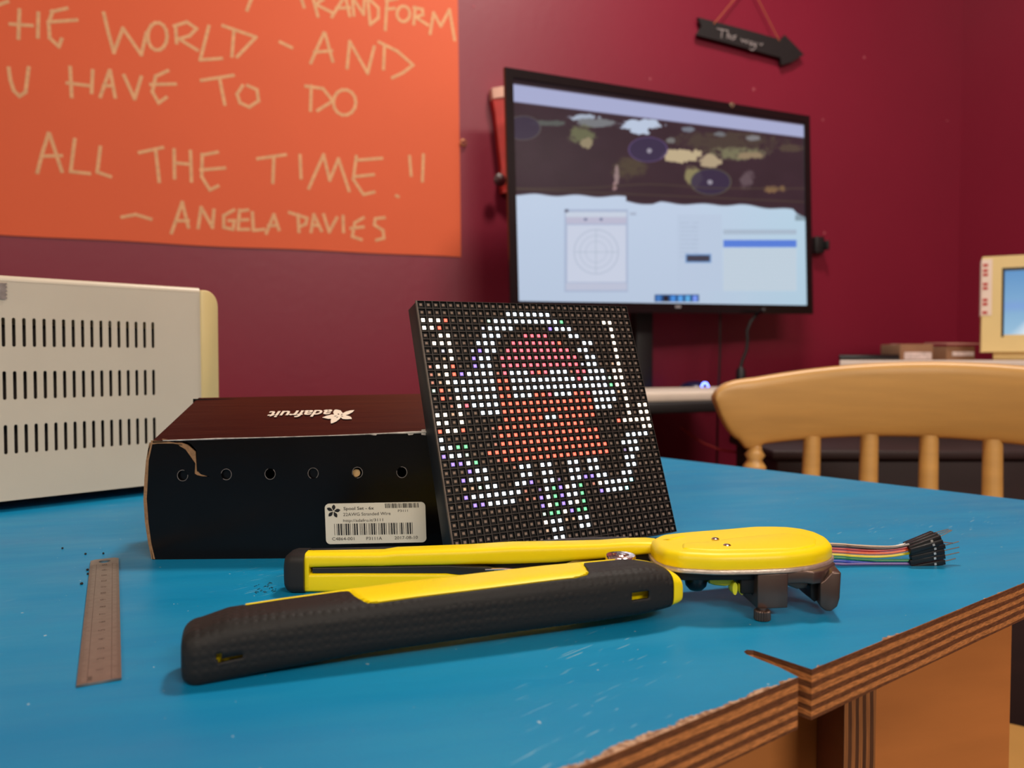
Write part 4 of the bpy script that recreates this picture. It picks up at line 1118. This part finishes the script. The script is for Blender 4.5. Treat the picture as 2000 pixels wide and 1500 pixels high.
PAT = [
 "................................",
 "............WWWWWWW.............",
 "wwwR.....gWWWWWWWWWWG......ww...",
 "wwR.....vWWWW.....BWWW......w...",
 "..ww....WWW...PPPP...WW.....w...",
 ".www...WWW..PPPPPPPR...WW...w...",
 "..vw..vBWW.PPPPPPPPPP.WW....w...",
 "..dw..BWW.PPPPPPPPPPPP.WW...w...",
 "rwwR..BWW.PPPPPPPPPPPPvWW..dw...",
 "rdwRBWWWWrPWWWPRPWWWrPPWWW.ww...",
 "rdwWWWWWWRRWWWWWWWWWWPWWWWgww...",
 "gRdWWWWWWRRWWWWWWWWWWWWWWWGww...",
 ".RrwWWWWWRRWWWRRPWWWRRPWWWWdw...",
 "..rwPWWWWRRRRRRRRRRRRRRWWWW.w...",
 "wwdw..WWWRRRRRRRRRRRRRRWWW..w.ww",
 "ww.w.....RRRRRRWWRRRRRR.....w.ww",
 "RwwR...rRRRRRRRRRRRRR.....Rwwwww",
 "W......rRRRRRRRRRRRRRRR.......ww",
 "WWGG...rRRRRRRRRRRRRRRR....WWWW.",
 "BWWg..RRRRRRRRRRRRRRRRRR..WWW...",
 ".BBWG..rRRRRRRRRRRRRRRRR..bWW...",
 "...BWW...rWW.WW..WW.WW....WW....",
 "..BWWW....WW.WW..WW.WW....WW....",
 "..ddgWW..WWB.WWb.WWBBWW..WW.....",
 "..BWWWWWWWr.bWGBwWG.rwWWWWC.....",
 "...BBWWWW.rrBWGBWWG..BWWWC......",
 "............BwGBWwG.............",
 "............gGGwBGG.............",
 "............wWWddWW.............",
 "............dWW..WW.............",
 ".............WW.................",
 "................................"]
LC = {'W': ((.80, .90, 1), 9), 'w': ((1, .80, .62), 9), 'R': ((1, .085, .045), 3.0), 'P': ((1, .085, .14), 2.6), 'G': ((.10, .85, .35), 1.6), 'B': ((.28, .18, 1), 2.0), 'g': ((.65, .95, .75), 2.2), 'v': ((.8, .8, 1), 1.6),
      'd': ((1, .62, .38), .7), 'r': ((1, .30, .20), .6), 'b': ((.5, .4, 1), .5), 'C': ((.45, .95, 1), 3.5), '.': ((1, .78, .6), .0)}
def led_material(nm):
    m = bpy.data.materials.new(nm); m.use_nodes = True; nt = m.node_tree; b = nt.nodes['Principled BSDF']
    a = nt.nodes.new('ShaderNodeVertexColor'); a.layer_name = 'col'
    b.inputs['Roughness'].default_value = .3; b.inputs['Base Color'].default_value = rgb(140, 120, 106)
    nt.links.new(a.outputs[0], b.inputs['Emission Color']); b.inputs['Emission Strength'].default_value = 1.0
    return m
M_led = led_material('led_package')
def led_geo(cx, cy, lit=False):
    s = pc_ * (.21 if lit else .17); t = s * .66; z = -.00055
    vs = [pl_(cx + x * s, cy + y * s, -.00098) for x, y in ((-1, -1), (1, -1), (1, 1), (-1, 1))] + [pl_(cx + x * s, cy + y * s, z) for x, y in ((-1, -1), (1, -1), (1, 1), (-1, 1))] + \
         [pl_(cx + x * t, cy + y * t, z + .00012) for x, y in ((-1, -1), (1, -1), (1, 1), (-1, 1))]
    fs = [(0, 1, 5, 4), (1, 2, 6, 5), (2, 3, 7, 6), (3, 0, 4, 7), (4, 5, 9, 8), (5, 6, 10, 9), (6, 7, 11, 10), (7, 4, 8, 11), (8, 9, 10, 11)]
    return vs, fs
leds = []
for r in range(32):
    for c in range(32):
        cx = -half + (c + .5) * pc_; cy = half - (r + .5) * pc_
        leds.append(((pl_(cx, cy, 0) - CAM).length, cx, cy, PAT[r][c], r))
vis = [l for l in leds if l[4] < 29]
vis.sort(key=lambda t: t[0]); near = set(id(t) for t in vis[:100])
def led_obj(nm, items):
    vs = []; fs = []; cols = []
    for _, cx, cy, ch, r in items:
        v, f = led_geo(cx, cy, ch in 'WwRPGBC'); o = len(vs); vs += [tuple(p) for p in v]; fs += [[i + o for i in q] for q in f]
        (cr_, cg_, cb_), st = LC[ch]
        cols += [(cr_ * st * .12, cg_ * st * .12, cb_ * st * .12)] * 4 + [(cr_ * st * .35, cg_ * st * .35, cb_ * st * .35)] * 4 + [(cr_ * st, cg_ * st, cb_ * st)] * 4
    me = bpy.data.meshes.new(nm); me.from_pydata(vs, [], fs); ca = me.color_attributes.new('col', 'FLOAT_COLOR', 'POINT')
    ca.data.foreach_set('color', np.c_[np.array(cols), np.ones(len(cols))].astype(np.float32).ravel())
    return link(nm, me, M_led, panel)
for t in vis[:100]: led_obj('light_emitting_diode', [t])
led_obj('light_emitting_diode', [t for t in leds if id(t) not in near])['kind'] = 'stuff'

# ------------------------------------------------------------------ steel ruler
M_steel = mat('brushed_steel', rgb(156, 142, 132), rough=.38, metal=.75, noise=.08, nscale=300, stretch=(1, 1, 1), bump=.03, bscale=800)
rq = [at_h(178, 1092, .001), at_h(231, 1089.5, .001), at_h(237, 1326, .001), at_h(150, 1335, .001)]
rl = (rq[0] + rq[1]) / 2 - (rq[2] + rq[3]) / 2; RLn = rl.length; rdir = rl.normalized(); rs_ = V((rdir.y, -rdir.x, 0)); rw = .0132
ro = (rq[2] + rq[3]) / 2; ro.z = TZ
mtx = Matrix.Translation(ro + V((0, 0, .00055))) @ Matrix(((rs_.x, rdir.x, 0, 0), (rs_.y, rdir.y, 0, 0), (0, 0, 1, 0), (0, 0, 0, 1)))
me = curve_mesh([[(-rw / 2, 0), (rw / 2, 0), (rw / 2, RLn - .002), (rw / 2 - .002, RLn), (-rw / 2 + .002, RLn), (-rw / 2, RLn - .002)], [(.0028 * math.cos(a), RLn - .006 + .0028 * math.sin(a)) for a in [2 * math.pi * k / 20 for k in range(20)]]], .0004)
me.transform(mtx)
ruler = link('steel_ruler', me, M_steel); tag(ruler, 'narrow steel ruler with stamped scale lying on the blue table at the left', 'ruler')
mb = MB(); RP = lambda x, y: ro + rs_ * x + rdir * y + V((0, 0, .00102))
cm = (RLn - .012) / 15.2
for s_ in (-1, 1):
    for i in range(0, 151):
        l = .0026 if i % 10 == 0 else .0020 if i % 5 == 0 else .0013
        y = .001 + i * cm / 10; x = s_ * rw / 2
        mb.add([RP(x, y - .00007), RP(x - s_ * l, y - .00007), RP(x - s_ * l, y + .00007), RP(x, y + .00007)], [(0, 1, 2, 3)])
    x = s_ * (rw / 2 - .003)
    mb.add([RP(x - .00008, .0), RP(x + .00008, .0), RP(x + .00008, RLn - .012), RP(x - .00008, RLn - .012)], [(0, 1, 2, 3)])
for i in range(1, 16):
    v, f = text_mesh(str(i), .0034, 0, 0); xs = [p[0] for p in v]; xm = (min(xs) + max(xs)) / 2
    mb.add([RP(-(p[1] - .0012), i * cm + (p[0] - xm)) for p in v], [q for q in f])
v, f = text_mesh('mm', .0026, 0, 0); mb.add([RP(-(p[1] + .0022), .002 + p[0]) for p in v], f)
mb.build('scale_marking', mat('etched_dark_marks', rgb(92, 74, 66), rough=.6, noise=.1), ruler, recalc=False)

# ------------------------------------------------------------------ wire stripper
M_yel = mat('bright_yellow_plastic', rgb(255, 224, 2), rough=.42, noise=.015, nscale=60, spec=.45)
def rubber():
    m = mat('black_rubber_grip', rgb(30, 27, 25), rough=.62, spec=.35)
    nt = m.node_tree; N = nt.nodes; b = N['Principled BSDF']
    tc = N.new('ShaderNodeTexCoord'); mp = N.new('ShaderNodeMapping'); mp.inputs['Scale'].default_value = (330, 330, 330); mp.inputs['Rotation'].default_value = (0, 0, -.33)
    nt.links.new(tc.outputs['Object'], mp.inputs[0])
    vo = N.new('ShaderNodeTexVoronoi'); vo.inputs['Randomness'].default_value = .25; vo.inputs['Scale'].default_value = 1; nt.links.new(mp.outputs[0], vo.inputs[0])
    r = N.new('ShaderNodeMapRange'); r.inputs[1].default_value = .2; r.inputs[2].default_value = .5; r.inputs[3].default_value = 1; r.inputs[4].default_value = 0; nt.links.new(vo.outputs[0], r.inputs[0])
    bp = N.new('ShaderNodeBump'); bp.inputs['Strength'].default_value = .28; bp.inputs['Distance'].default_value = .0006
    nt.links.new(r.outputs[0], bp.inputs['Height']); nt.links.new(bp.outputs[0], b.inputs['Normal'])
    return m
M_rub = rubber()
M_rubs = mat('smooth_black_rubber', rgb(34, 30, 29), rough=.55, noise=.08, nscale=60, spec=.4)
M_zinc = mat('zinc_plate', rgb(206, 190, 176), rough=.4, metal=.7, noise=.12, nscale=400, bump=.1, bscale=900)
M_gun = mat('dark_bronze_steel', rgb(104, 84, 76), rough=.36, metal=.75, noise=.08, nscale=80)
M_dkst = mat('blackened_steel', rgb(44, 38, 36), rough=.4, metal=.6, noise=.08)
M_chrome = mat('chromed_steel', rgb(214, 190, 190), rough=.14, metal=1.0, noise=.05)
ws = empty('wire_stripper', tpt(46, 325, 0), 'yellow and black self-adjusting wire stripper lying open in front of the LED panel', 'wire stripper')

# --- front handle
fd = V((.164, .057, 0)).normalized(); fm = V((-fd.y, fd.x, 0)); A0 = V((-.103, .2495, 0)); FL = .1835; ER = .021
def fsec(s, off=0., endk=0.):
    # centre, half width, half height at fraction s
    t = s
    hb = np.interp(t, [0, .12, .3, .5, .8, 1], [.0, .0022, .0042, .005, .0055, .0066]); ht = np.interp(t, [0, .05, .15, .4, .7, .9, 1], [.0165, .0188, .0198, .0215, .0226, .0226, .0218])
    wdt = np.interp(t, [0, .05, .3, .6, .9, 1], [.0205, .0215, .0225, .0225, .0215, .0205])
    nb = np.interp(t, [0, .5, 1], [0, -.0006, 0])
    c = A0 + fd * (FL * t) + fm * (wdt / 2 + nb); c.z = TZ + (hb + ht) / 2
    d = FL * (1 - t); k = 1.0
    if d < ER: k = .46 + .54 * math.sqrt(max(0, 1 - (1 - d / ER) ** 1.6))
    b = (ht - hb) / 2
    c.z -= b * (1 - k) * .35
    return c, (wdt / 2) * (.5 + .5 * k) + off, b * k + off
def fpt(s, phi, off=0., shrink=1.0, along=0.):
    c, a, b = fsec(s, off); a *= shrink; b *= shrink
    cp, sp_ = math.cos(phi), math.sin(phi); n = 2 / 3.6
    return c + fm * (a * math.copysign(abs(cp) ** n, cp)) + V((0, 0, b * math.copysign(abs(sp_) ** n, sp_))) + fd * along
def phib(s):
    # upper border of the rubber as an angle (deg): far top corner when narrow, near top corner where the yellow shows broad
    return float(np.interp(s, [0, .26, .275, .287, .30, .32, .74, .772, .782, .795, 1.0], [76, 76, 80, 104, 126, 131, 130, 122, 96, 76, 76]))
ph = [2 * math.pi * k / 120 for k in range(120)]
mb = MB(); rr = []
endr = .004
for a in np.linspace(90, 5, 6): rr.append([fpt(0, p, -.0012, 1 - .28 * (1 - math.cos(math.radians(a))) , 0) for p in ph] if False else [fpt(0.01, p, -.0012, 1 - .22 * (1 - math.cos(math.radians(a))), -.002 + .004 * (1 - math.sin(math.radians(a)))) for p in ph])
rr = rr[::-1]; rr = [[fpt(.010, p, -.0012) for p in ph]]
def coff(s, p):
    d = math.degrees(p); d = d - 360 if d > 290 else d
    if s >= 1 - .0052 / FL: return .0013
    if s > .079 and -62 < d < phib(s) - 4: return .0018
    if .014 < s < .082 or .848 < s < .925: return -.0028
    return -.0004
for s in sorted(list(np.linspace(.084, .92, 110)) + [.0135, .0145, .0785, .0795, .081, .083, .847, .849, .924, .926] + [1 - .07 * (1 - q) ** 2 for q in np.linspace(0, 1, 16)][1:-1] + [1 - .0054 / FL, 1 - .0050 / FL, .9995]): rr.append([fpt(s, p, coff(s, p)) for p in ph])
mb.rings(rr); mb.build('handle_core', M_yel, ws, smooth=True, angle=60)
nP = 84; nE = 24; vs = []; fs = []; rows_ = []
def grip_ring(s, extra, along=0., scl=0.):
    pb = math.radians(phib(s)); e = math.radians(290); full = pb + 2 * math.pi
    ph_ = [pb + (e - pb) * j / nP for j in range(nP + 1)] + ([e + (full - e) * j / nE for j in range(1, nE)] if extra else [])
    o = len(vs)
    for p in ph_: vs.append(tuple(fpt(s, p, .0006, scl or 1.0, along)))
    rows_.append((s, o, extra, ph_, bool(scl)))
for a in np.linspace(90, 8, 8):
    kk = math.radians(a); grip_ring(0, True, -.0046 * math.sin(kk), .64 + .36 * math.cos(kk))
for k in range(25): grip_ring(.0775 * k / 24, True)
send = 1 - .0058 / FL
for k in range(1, 171): grip_ring(.0775 + (send - .0775) * k / 170, False)
fs.append([rows_[0][1] + j for j in range(nP + nE)][::-1])
for (s0, o0, x0_, p0, dm), (s1, o1, x1_, p1, _) in zip(rows_[:-1], rows_[1:]):
    for j in range(nP + nE if (x0_ and x1_) else nP):
        n_ = nP + nE; j1 = (j + 1) % n_ if (x0_ and x1_) else j + 1
        if not dm:
            sm = (s0 + s1) / 2; phm = math.degrees(p0[j] + .5 * (p0[1] - p0[0])); p = fpt(sm, math.radians(phm), .0006); h = p.z - TZ
            if .030 < sm < .075 and 160 < phm < 200 and abs(h - .0092) < .0012: continue
            if .862 < sm < .908 and 150 < phm < 205 and abs(h - .0142) < .00125: continue
        fs.append((o0 + j, o0 + j1, o1 + j1, o1 + j))
me = bpy.data.meshes.new('rubber_grip'); me.from_pydata(vs, [], fs)
grip = link('rubber_grip', me, M_rub, ws, smooth=True, angle=60)
so_ = grip.modifiers.new('solid', 'SOLIDIFY'); so_.thickness = .0011; so_.offset = 1
for p in me.polygons: p.use_smooth = True

# --- rear handle : upper and lower yellow bars, dark core, rubber back
st = [  # x, z near, z far, bottom of lower bar, top of lower bar, bottom of upper bar, top
 (-95.7, 350, 358.5, 0.3, 8.7, 11.3, 18.2), (-92.5, 350, 359, .3, 8.8, 11.4, 18.3), (-70, 349.5, 360, .3, 9.2, 12.0, 18.4), (-60, 349, 360, .3, 9.2, 12.2, 18.6), (-54, 349, 361, .3, 9.3, 12.4, 19.4), (-20, 348, 361, .6, 9.5, 13.2, 20.7),
 (0, 346.5, 360, 1.5, 9.8, 14, 22.2), (20, 344.5, 357, 3, 10, 15.2, 23.2), (40, 341, 353, 5, 10.5, 17.8, 24.6), (52, 339, 351, 6.5, 11, 19.5, 26.0), (61, 338, 351, 8, 11.5, 20.8, 26.2), (65, 337.5, 350, 8, 11.5, 21.2, 26.0)]
def rrect(x, y0, y1, h0, h1, r, n=4):
    r = min(r, (h1 - h0) / 2.01, (y1 - y0) / 2.01); out = []
    for cy, ch, a0 in ((y1 - r, h1 - r, 0), (y0 + r, h1 - r, 90), (y0 + r, h0 + r, 180), (y1 - r, h0 + r, 270)):
        for k in range(n + 1):
            a = math.radians(a0 + 90 * k / n); out.append(tpt(x, cy + r * math.cos(a), ch + r * math.sin(a)))
    return out
mb = MB()
mb.rings([rrect(x, a, b, ub, tp_, 2.6) for x, a, b, lb, lt, ub, tp_ in st])
mb.rings([rrect(x, a, b, lb, lt, 1.6) for x, a, b, lb, lt, ub, tp_ in st])
mb.rings([rrect(x, 349.85, 359, .25, 18.3, 2.6) for x in (-95.6, -93.4)])
mb.build('handle_core', M_yel, ws, smooth=True, angle=50)
mb = MB(); mb.rings([rrect(x, a + 4, b - 1, lb + 1, tp_ - 2, 1) for x, a, b, lb, lt, ub, tp_ in st[1:]]); mb.build('inner_channel', M_dkst, ws)
mb = MB()
# end cap
cap = []
for x, g_ in ((-105.2, 3.4), (-104.6, 1.8), (-103.2, .6), (-101, 0), (-95.3, 0)): cap.append(rrect(x, 347.5 + g_, 364 - g_, 0 + g_, 18.4 - g_, 4, 5))
mb.rings(cap)
mb.rings([rrect(x, a, b, h0, h1, 2.5) for x, a, b, h0, h1 in ((-95.4, 357, 365, .5, 17.6), (-70, 358, 367, .5, 17.7), (-54, 359, 369, .5, 17.6), (-20, 360, 370, 1, 18.0), (10, 358, 368, 2, 20.5), (24, 355.5, 363, 3, 22.9), (40, 352, 359, 5, 24.6), (54, 350.5, 355, 7, 25.6))])
mb.build('rubber_grip', M_rubs, ws, smooth=True, angle=50)
# steel lever inside the slot and spring wire
mb = MB(); mb.rings([rrect(x, a, b, h0, h1, .4) for x, a, b, h0, h1 in ((-92, 351, 353, 8.9, 11.4), (-30, 349, 352, 9.4, 13.0), (-12, 344.5, 348, 9.0, 13.4), (-8, 343.5, 346, 9.6, 13.2))])
mb.build('spring_lever', mat('grey_black_steel', rgb(58, 54, 54), rough=.35, metal=.5, noise=.1), ws, smooth=True)
mb = MB(); mb.tube([tpt(x, y, h) for x, y, h in ((-12, 345, 12.4), (-4, 343, 13.2), (3, 341, 13.2), (8, 340, 12.2), (14, 338, 12))], .0006, 8); mb.build('spring_wire', M_chrome, ws, smooth=True)
# flat steel plate joining the two handles under the bolt
mb = MB()
hp = [(24, 338), (38, 320), (52, 313), (66, 320), (84, 322), (84, 345), (60, 349), (30, 346)]
mb.prism([(x * mm, y * mm) for x, y in hp], TZ + .0150, TZ + .0172); mb.build('pivot_plate', mat('olive_steel_plate', rgb(120, 100, 66), rough=.4, metal=.6, noise=.15), ws, bevel=.0003)
mb = MB(); bc = tpt(46.3, 324.5, 0)
mb.lathe([(.0062, .0168), (.0065, .0236), (.0061, .0244), (.0036, .0245), (.0034, .0239), (.0024, .0239), (.0020, .0247), (.0008, .0248)], V((bc.x, bc.y, TZ)), 32)
mb.build('pivot_bolt', M_chrome, ws, smooth=True, angle=30)

# --- head
oh = [(61.5, 341), (61.5, 328), (64, 321), (70, 316), (84, 313.2), (100, 314), (114, 316), (127, 321), (136, 328), (141, 335), (143.4, 346), (142.6, 356), (139, 363), (133, 367.3), (126, 368.6), (116, 368.4), (100, 362.5), (82, 357), (68, 351)]
def inset(poly, d):
    c = V((sum(p[0] for p in poly) / len(poly), sum(p[1] for p in poly) / len(poly))); n = len(poly); out = []
    for i in range(n):
        p0, p1, p2 = V(poly[i - 1]), V(poly[i]), V(poly[(i + 1) % n]); t = (p2 - p0).normalized(); q = V((t.y, -t.x))
        if (c - p1).dot(q) < 0: q = -q
        out.append(tuple(p1 + q * d))
    return out
def smooth_poly(poly, it=2):
    for _ in range(it):
        o = []
        for i in range(len(poly)):
            a, b = V(poly[i]), V(poly[(i + 1) % len(poly)]); o += [tuple(a * .86 + b * .14), tuple(a * .14 + b * .86)]
        poly = o
    return poly
ohs = smooth_poly(oh, 2)
def ring_at(poly, d, h, tilt=0.0): return [tpt(x, y, h + tilt * (x - 100)) for x, y in (inset(poly, d) if d else poly)]
mb = MB(); rr = [ring_at(ohs, .2, 21.0), ring_at(ohs, 0, 21.4), ring_at(ohs, 0, 24.2)]
for a in (20, 40, 60, 75, 90): rr.append(ring_at(ohs, 3.2 * (1 - math.cos(math.radians(a))), 24.2 + 3.2 * math.sin(math.radians(a))))
mb.rings(rr); hc_ = mb.build('head_cover', M_yel, ws, smooth=True, angle=60)
# raised pad on the left and shallow ribs of the cover
pad = smooth_poly([(72, 322), (84, 318.5), (120, 321), (131, 328), (136, 340), (128, 352), (100, 342), (88, 335), (74, 332)], 2)
mb = MB(); mb.rings([ring_at(pad, 0, 27.2), ring_at(pad, .3, 27.7), ring_at(pad, 1.4, 27.9)]); mb.build('raised_pad', M_yel, hc_, smooth=True, angle=60)
mb = MB(); mb.rings([[tpt(x, y, h) for x, y, h in ((a, b, 27.2), (a + 3, b - 1.5, 27.75), (a + 6, b, 27.2))] for a, b in ((66, 340), (74, 346.5))]); mb.build('grip_rib', M_yel, hc_, smooth=True)
for px, py in ((1397, 1052.5), (1420, 1065)):
    c = at_h(px, py, .0279); mb = MB(); mb.lathe([(.0017, -.0008), (.0017, .0001), (.0011, .0005), (.0002, .0006)], c, 16); mb.build('rivet', M_chrome, hc_, smooth=True)
pp = inset(ohs, -.8)
mb = MB(); mb.rings([ring_at(pp, .4, 19.0), ring_at(pp, 0, 19.3), ring_at(pp, 0, 20.7), ring_at(pp, .3, 21.0)]); mb.build('side_plate', M_zinc, ws, smooth=True, angle=50)
mb = MB(); mb.prism([(x * mm, y * mm) for x, y in ((62, 322), (72, 318), (108, 318.5), (110, 344), (66, 345))], TZ + .0152, TZ + .0193); mb.build('slide_bar', M_dkst, ws, bevel=.0004)
mb = MB(); mb.prism([(x * mm, y * mm) for x, y in ((96, 319), (112, 319), (112, 350), (96, 350))], TZ + .0092, TZ + .0193); mb.build('jaw_guide', M_dkst, ws, bevel=.0006)
# block with knurled stop screw
mb = MB(); mb.prism([(x * mm, y * mm) for x, y in ((101.6, 314.6), (114.8, 316.2), (113.8, 334), (101.0, 333))], TZ + .0042, TZ + .0188); mb.build('cutter_block', M_gun, ws, bevel=.0005)
mb = MB(); mb.rings([[tpt(x, y, h) for x, y, h in ((97, 322, 15), (101.3, 320, 8), (101.3, 331, 8), (97, 331, 15))], [tpt(x, y, h) for x, y, h in ((97, 322, 16), (101.3, 320, 16), (101.3, 331, 16), (97, 331, 16))]]); mb.build('cutter_wedge', M_dkst, ws, bevel=.0003)
kn = []
for k in range(48): kn.append(.0034 if k % 2 else .00312)
kc = V((.1034, .3140, TZ)); mb = MB()
mb.rings([[kc + V((r * q * math.cos(2 * math.pi * i / 48), r * q * math.sin(2 * math.pi * i / 48), z)) for i, r in enumerate(kn)] for z, q in ((0.0001, .9), (.0005, 1), (.0038, 1), (.0042, .9))])
mb.lathe([(.0018, .0042), (.0018, .0052)], kc, 16)
mb.build('stop_screw', M_gun, ws, smooth=True, angle=25)
# hooked jaw at the tip
mb = MB(); mb.prism([(x * mm, y * mm) for x, y in ((108.6, 316.5), (122, 317.4), (125, 315.8), (130, 317.6), (133, 321), (140, 330), (142, 345), (139, 360), (112, 360))], TZ + .0142, TZ + .0194); mb.build('jaw_plate', M_gun, ws, bevel=.0005)
def claw(y0, y1):
    mb = MB(); prof = [(128.2, 14.5), (128.2, 4.6), (130.6, 2.6), (133.0, 2.4), (135.6, 4.4), (136.6, 8), (137.0, 19), (133, 19), (130, 15.6)]
    mb.rings([[tpt(x + (y - 316) * .18, y, h) for x, h in prof] for y in (y0, y1)]); return mb
claw(317.0, 329).build('fixed_jaw', M_gun, ws, bevel=.0007)
mb = MB(); mb.rings([[tpt(x, y, h) for x, h in ((126.0, 14.4), (126.4, 6.6), (128.0, 5.0), (129.6, 6), (129.6, 14.4))] for y in (321.5, 336)]); mb.build('jaw_insert', M_dkst, ws, bevel=.0003)
mb = MB(); mb.rings([[tpt(x, y, h) for x, h in ((114.6, 14.4), (114.6, 12.6), (120.8, 10.4), (124.8, 10.8), (126, 14.4))] for y in (322, 334)]); mb.build('upper_jaw_tooth', M_gun, ws, bevel=.0004)
c = tpt(79, 327, 0); mb = MB(); mb.lathe([(.0004, .0082), (.0028, .0088), (.0044, .0106), (.0050, .0130), (.0050, .0156)], V((c.x, c.y, TZ)), 24); mb.build('rubber_foot', M_gloss, ws, smooth=True, angle=60)
M_lime = mat('yellow_green_plastic', rgb(206, 204, 36), rough=.4, noise=.06)
mb = MB(); mb.rings([[tpt(x, y, h) for y, h in ((323, 15.5), (323, b_), (325, b_ - .8), (330, b_ - .8), (332, b_), (332, 15.5))] for x, b_ in ((84, 12.8), (86.5, 12.0), (91, 11.6), (94, 12.4))]); mb.build('adjuster_arm', M_lime, ws, smooth=True)
for x in (94.0, 96.9):
    mb = MB(); cc = tpt(x, 322, 11.6); mb.lathe([(.0008, -.0004), (.0017, .0004), (.0022, .003), (.0022, .007)], cc, 16, axis=(0, 1, 0))
    mb2 = MB(); mb2.rings([[tpt(x + r_ * math.cos(a), 320.5 + 6 * (k), 11.0 + 2.7 * math.sin(a)) for a in [2 * math.pi * i / 18 for i in range(18)]] for k, r_ in ((0, 1.0), (.12, 1.35), (1, 1.35))]); mb2.build('adjuster_knob', M_lime, ws, smooth=True)

# ------------------------------------------------------------------ jumper wires
jw = empty('jumper_wire_ribbon', at_h(1780, 1112, 0), 'rainbow ribbon of jumper wires ending in black pin connectors, behind the stripper head', 'wires')
WC = [('white', (200, 176, 150)), ('brown', (74, 44, 28)), ('red', (186, 34, 34)), ('orange', (236, 96, 48)), ('yellow', (240, 210, 40)), ('green', (20, 120, 60)), ('blue', (36, 66, 180)), ('purple', (112, 84, 150))]
# photo positions (close-up): left y, mid y, right (x, y)
WP = [
 [(60, 378), (300, 395), (600, 412), (880, 415), (1060, 378)], [(60, 395), (300, 412), (600, 432), (880, 428), (1110, 385)],
 [(60, 436), (300, 452), (600, 468), (860, 452), (1100, 420)], [(60, 478), (300, 494), (600, 506), (860, 496), (1110, 455)],
 [(60, 520), (300, 538), (600, 552), (860, 540), (1130, 500)], [(60, 562), (300, 580), (600, 600), (860, 604), (1120, 604)],
 [(60, 606), (300, 624), (600, 640), (860, 676), (1125, 700)], [(60, 648), (300, 668), (600, 690), (880, 720), (1130, 738)]]
def jp(x, y, Y): return at_y(1620 + x / 7.143, 1010 + y / 7.143, Y)
for i, ((nm, c), pts) in enumerate(zip(WC, WP)):
    Ys = [.3975, .3975, .398, .398, .398]; off = -.0004 * (i % 2) + (.003 if i == 0 else 0)
    P = [jp(x, y, Y + off) for (x, y), Y in zip(pts, Ys)]
    first = P[0]; P = [first + V((-.075, .008, -.003 + .0006 * (7 - i))), first + V((-.04, .003, .0008))] + P
    # catmull-rom
    Q = []
    for k in range(len(P) - 1):
        p0, p1, p2, p3 = P[max(k - 1, 0)], P[k], P[k + 1], P[min(k + 2, len(P) - 1)]
        for t in np.linspace(0, 1, 6)[: -1 if k < len(P) - 2 else 6]:
            Q.append(.5 * ((2 * p1) + (p2 - p0) * t + (2 * p0 - 5 * p1 + 4 * p2 - p3) * t * t + (3 * p1 - p0 - 3 * p2 + p3) * t ** 3))
    for q in Q: q.z = max(q.z, TZ + .0009)
    MB().tube(Q, .00072, 8).build('wire', mat(nm + '_wire_insulation', rgb(*c), rough=.35, noise=.03), jw, smooth=True)['label'] = nm + ' wire'
CN = [((1050, 345), (1440, 185), .402), ((1060, 372), (1500, 205), .3995), ((1100, 400), (1540, 235), .397), ((1120, 430), (1570, 300), .395), ((1120, 470), (1600, 360), .3975), ((1130, 530), (1590, 430), .397), ((1110, 590), (1600, 500), .397), ((1130, 670), (1600, 580), .397)]
PINS = [((1440, 205), (1660, 150)), ((1500, 225), (1690, 160)), ((1540, 260), (1710, 170)), ((1570, 350), (1720, 375)), ((1590, 370), (1795, 312)), ((1590, 480), (1810, 430)), ((1590, 570), (1800, 522)), ((1540, 240), (1700, 200))]
for i, ((a, b, Y), (pa, pb)) in enumerate(zip(CN, PINS)):
    A = jp(a[0], a[1] + 40, Y); B = jp(b[0], b[1] + 40, Y + .001); d = (B - A).normalized(); s = d.cross(V((0, 1, 0))).normalized(); t = d.cross(s).normalized()
    if s.z < 0: s = -s
    hw_ = .00125; mb = MB()
    A2, B2 = A, A + d * max(.012, (B - A).length)
    mb.rings([[P_ + s * x * hw_ + t * y * hw_ for x, y in ((-1, -1), (1, -1), (1, 1), (-1, 1))] for P_ in (A2, B2)])
    h_ = mb.build('connector', mat('black_nylon', rgb(14, 13, 14), rough=.4, noise=.03), jw, bevel=.0002)
    p1 = jp(*pa, Y); p2 = jp(*pb, Y + .002)
    mb = MB(); mb.tube([B2 - d * .001, B2 + (p2 - p1)], .00033, 4); mb.build('pin', mat('tinned_pin', rgb(200, 190, 180), rough=.25, metal=.9, noise=.02), h_)
    if i >= 2:
        f_ = A2.lerp(B2, .70); fr_ = t if t.y < 0 else -t
        mb = MB(); mb.rings([[f_ + d * x * .0006 + s * y * .0006 + fr_ * (hw_ + z) for x, y in ((-1, -1), (1, -1), (1, 1), (-1, 1))] for z in (-.0002, .00006)])
        mb.build('contact_window', mat('bright_contact', rgb(205, 200, 196), rough=.3, metal=.6, noise=.02), h_)
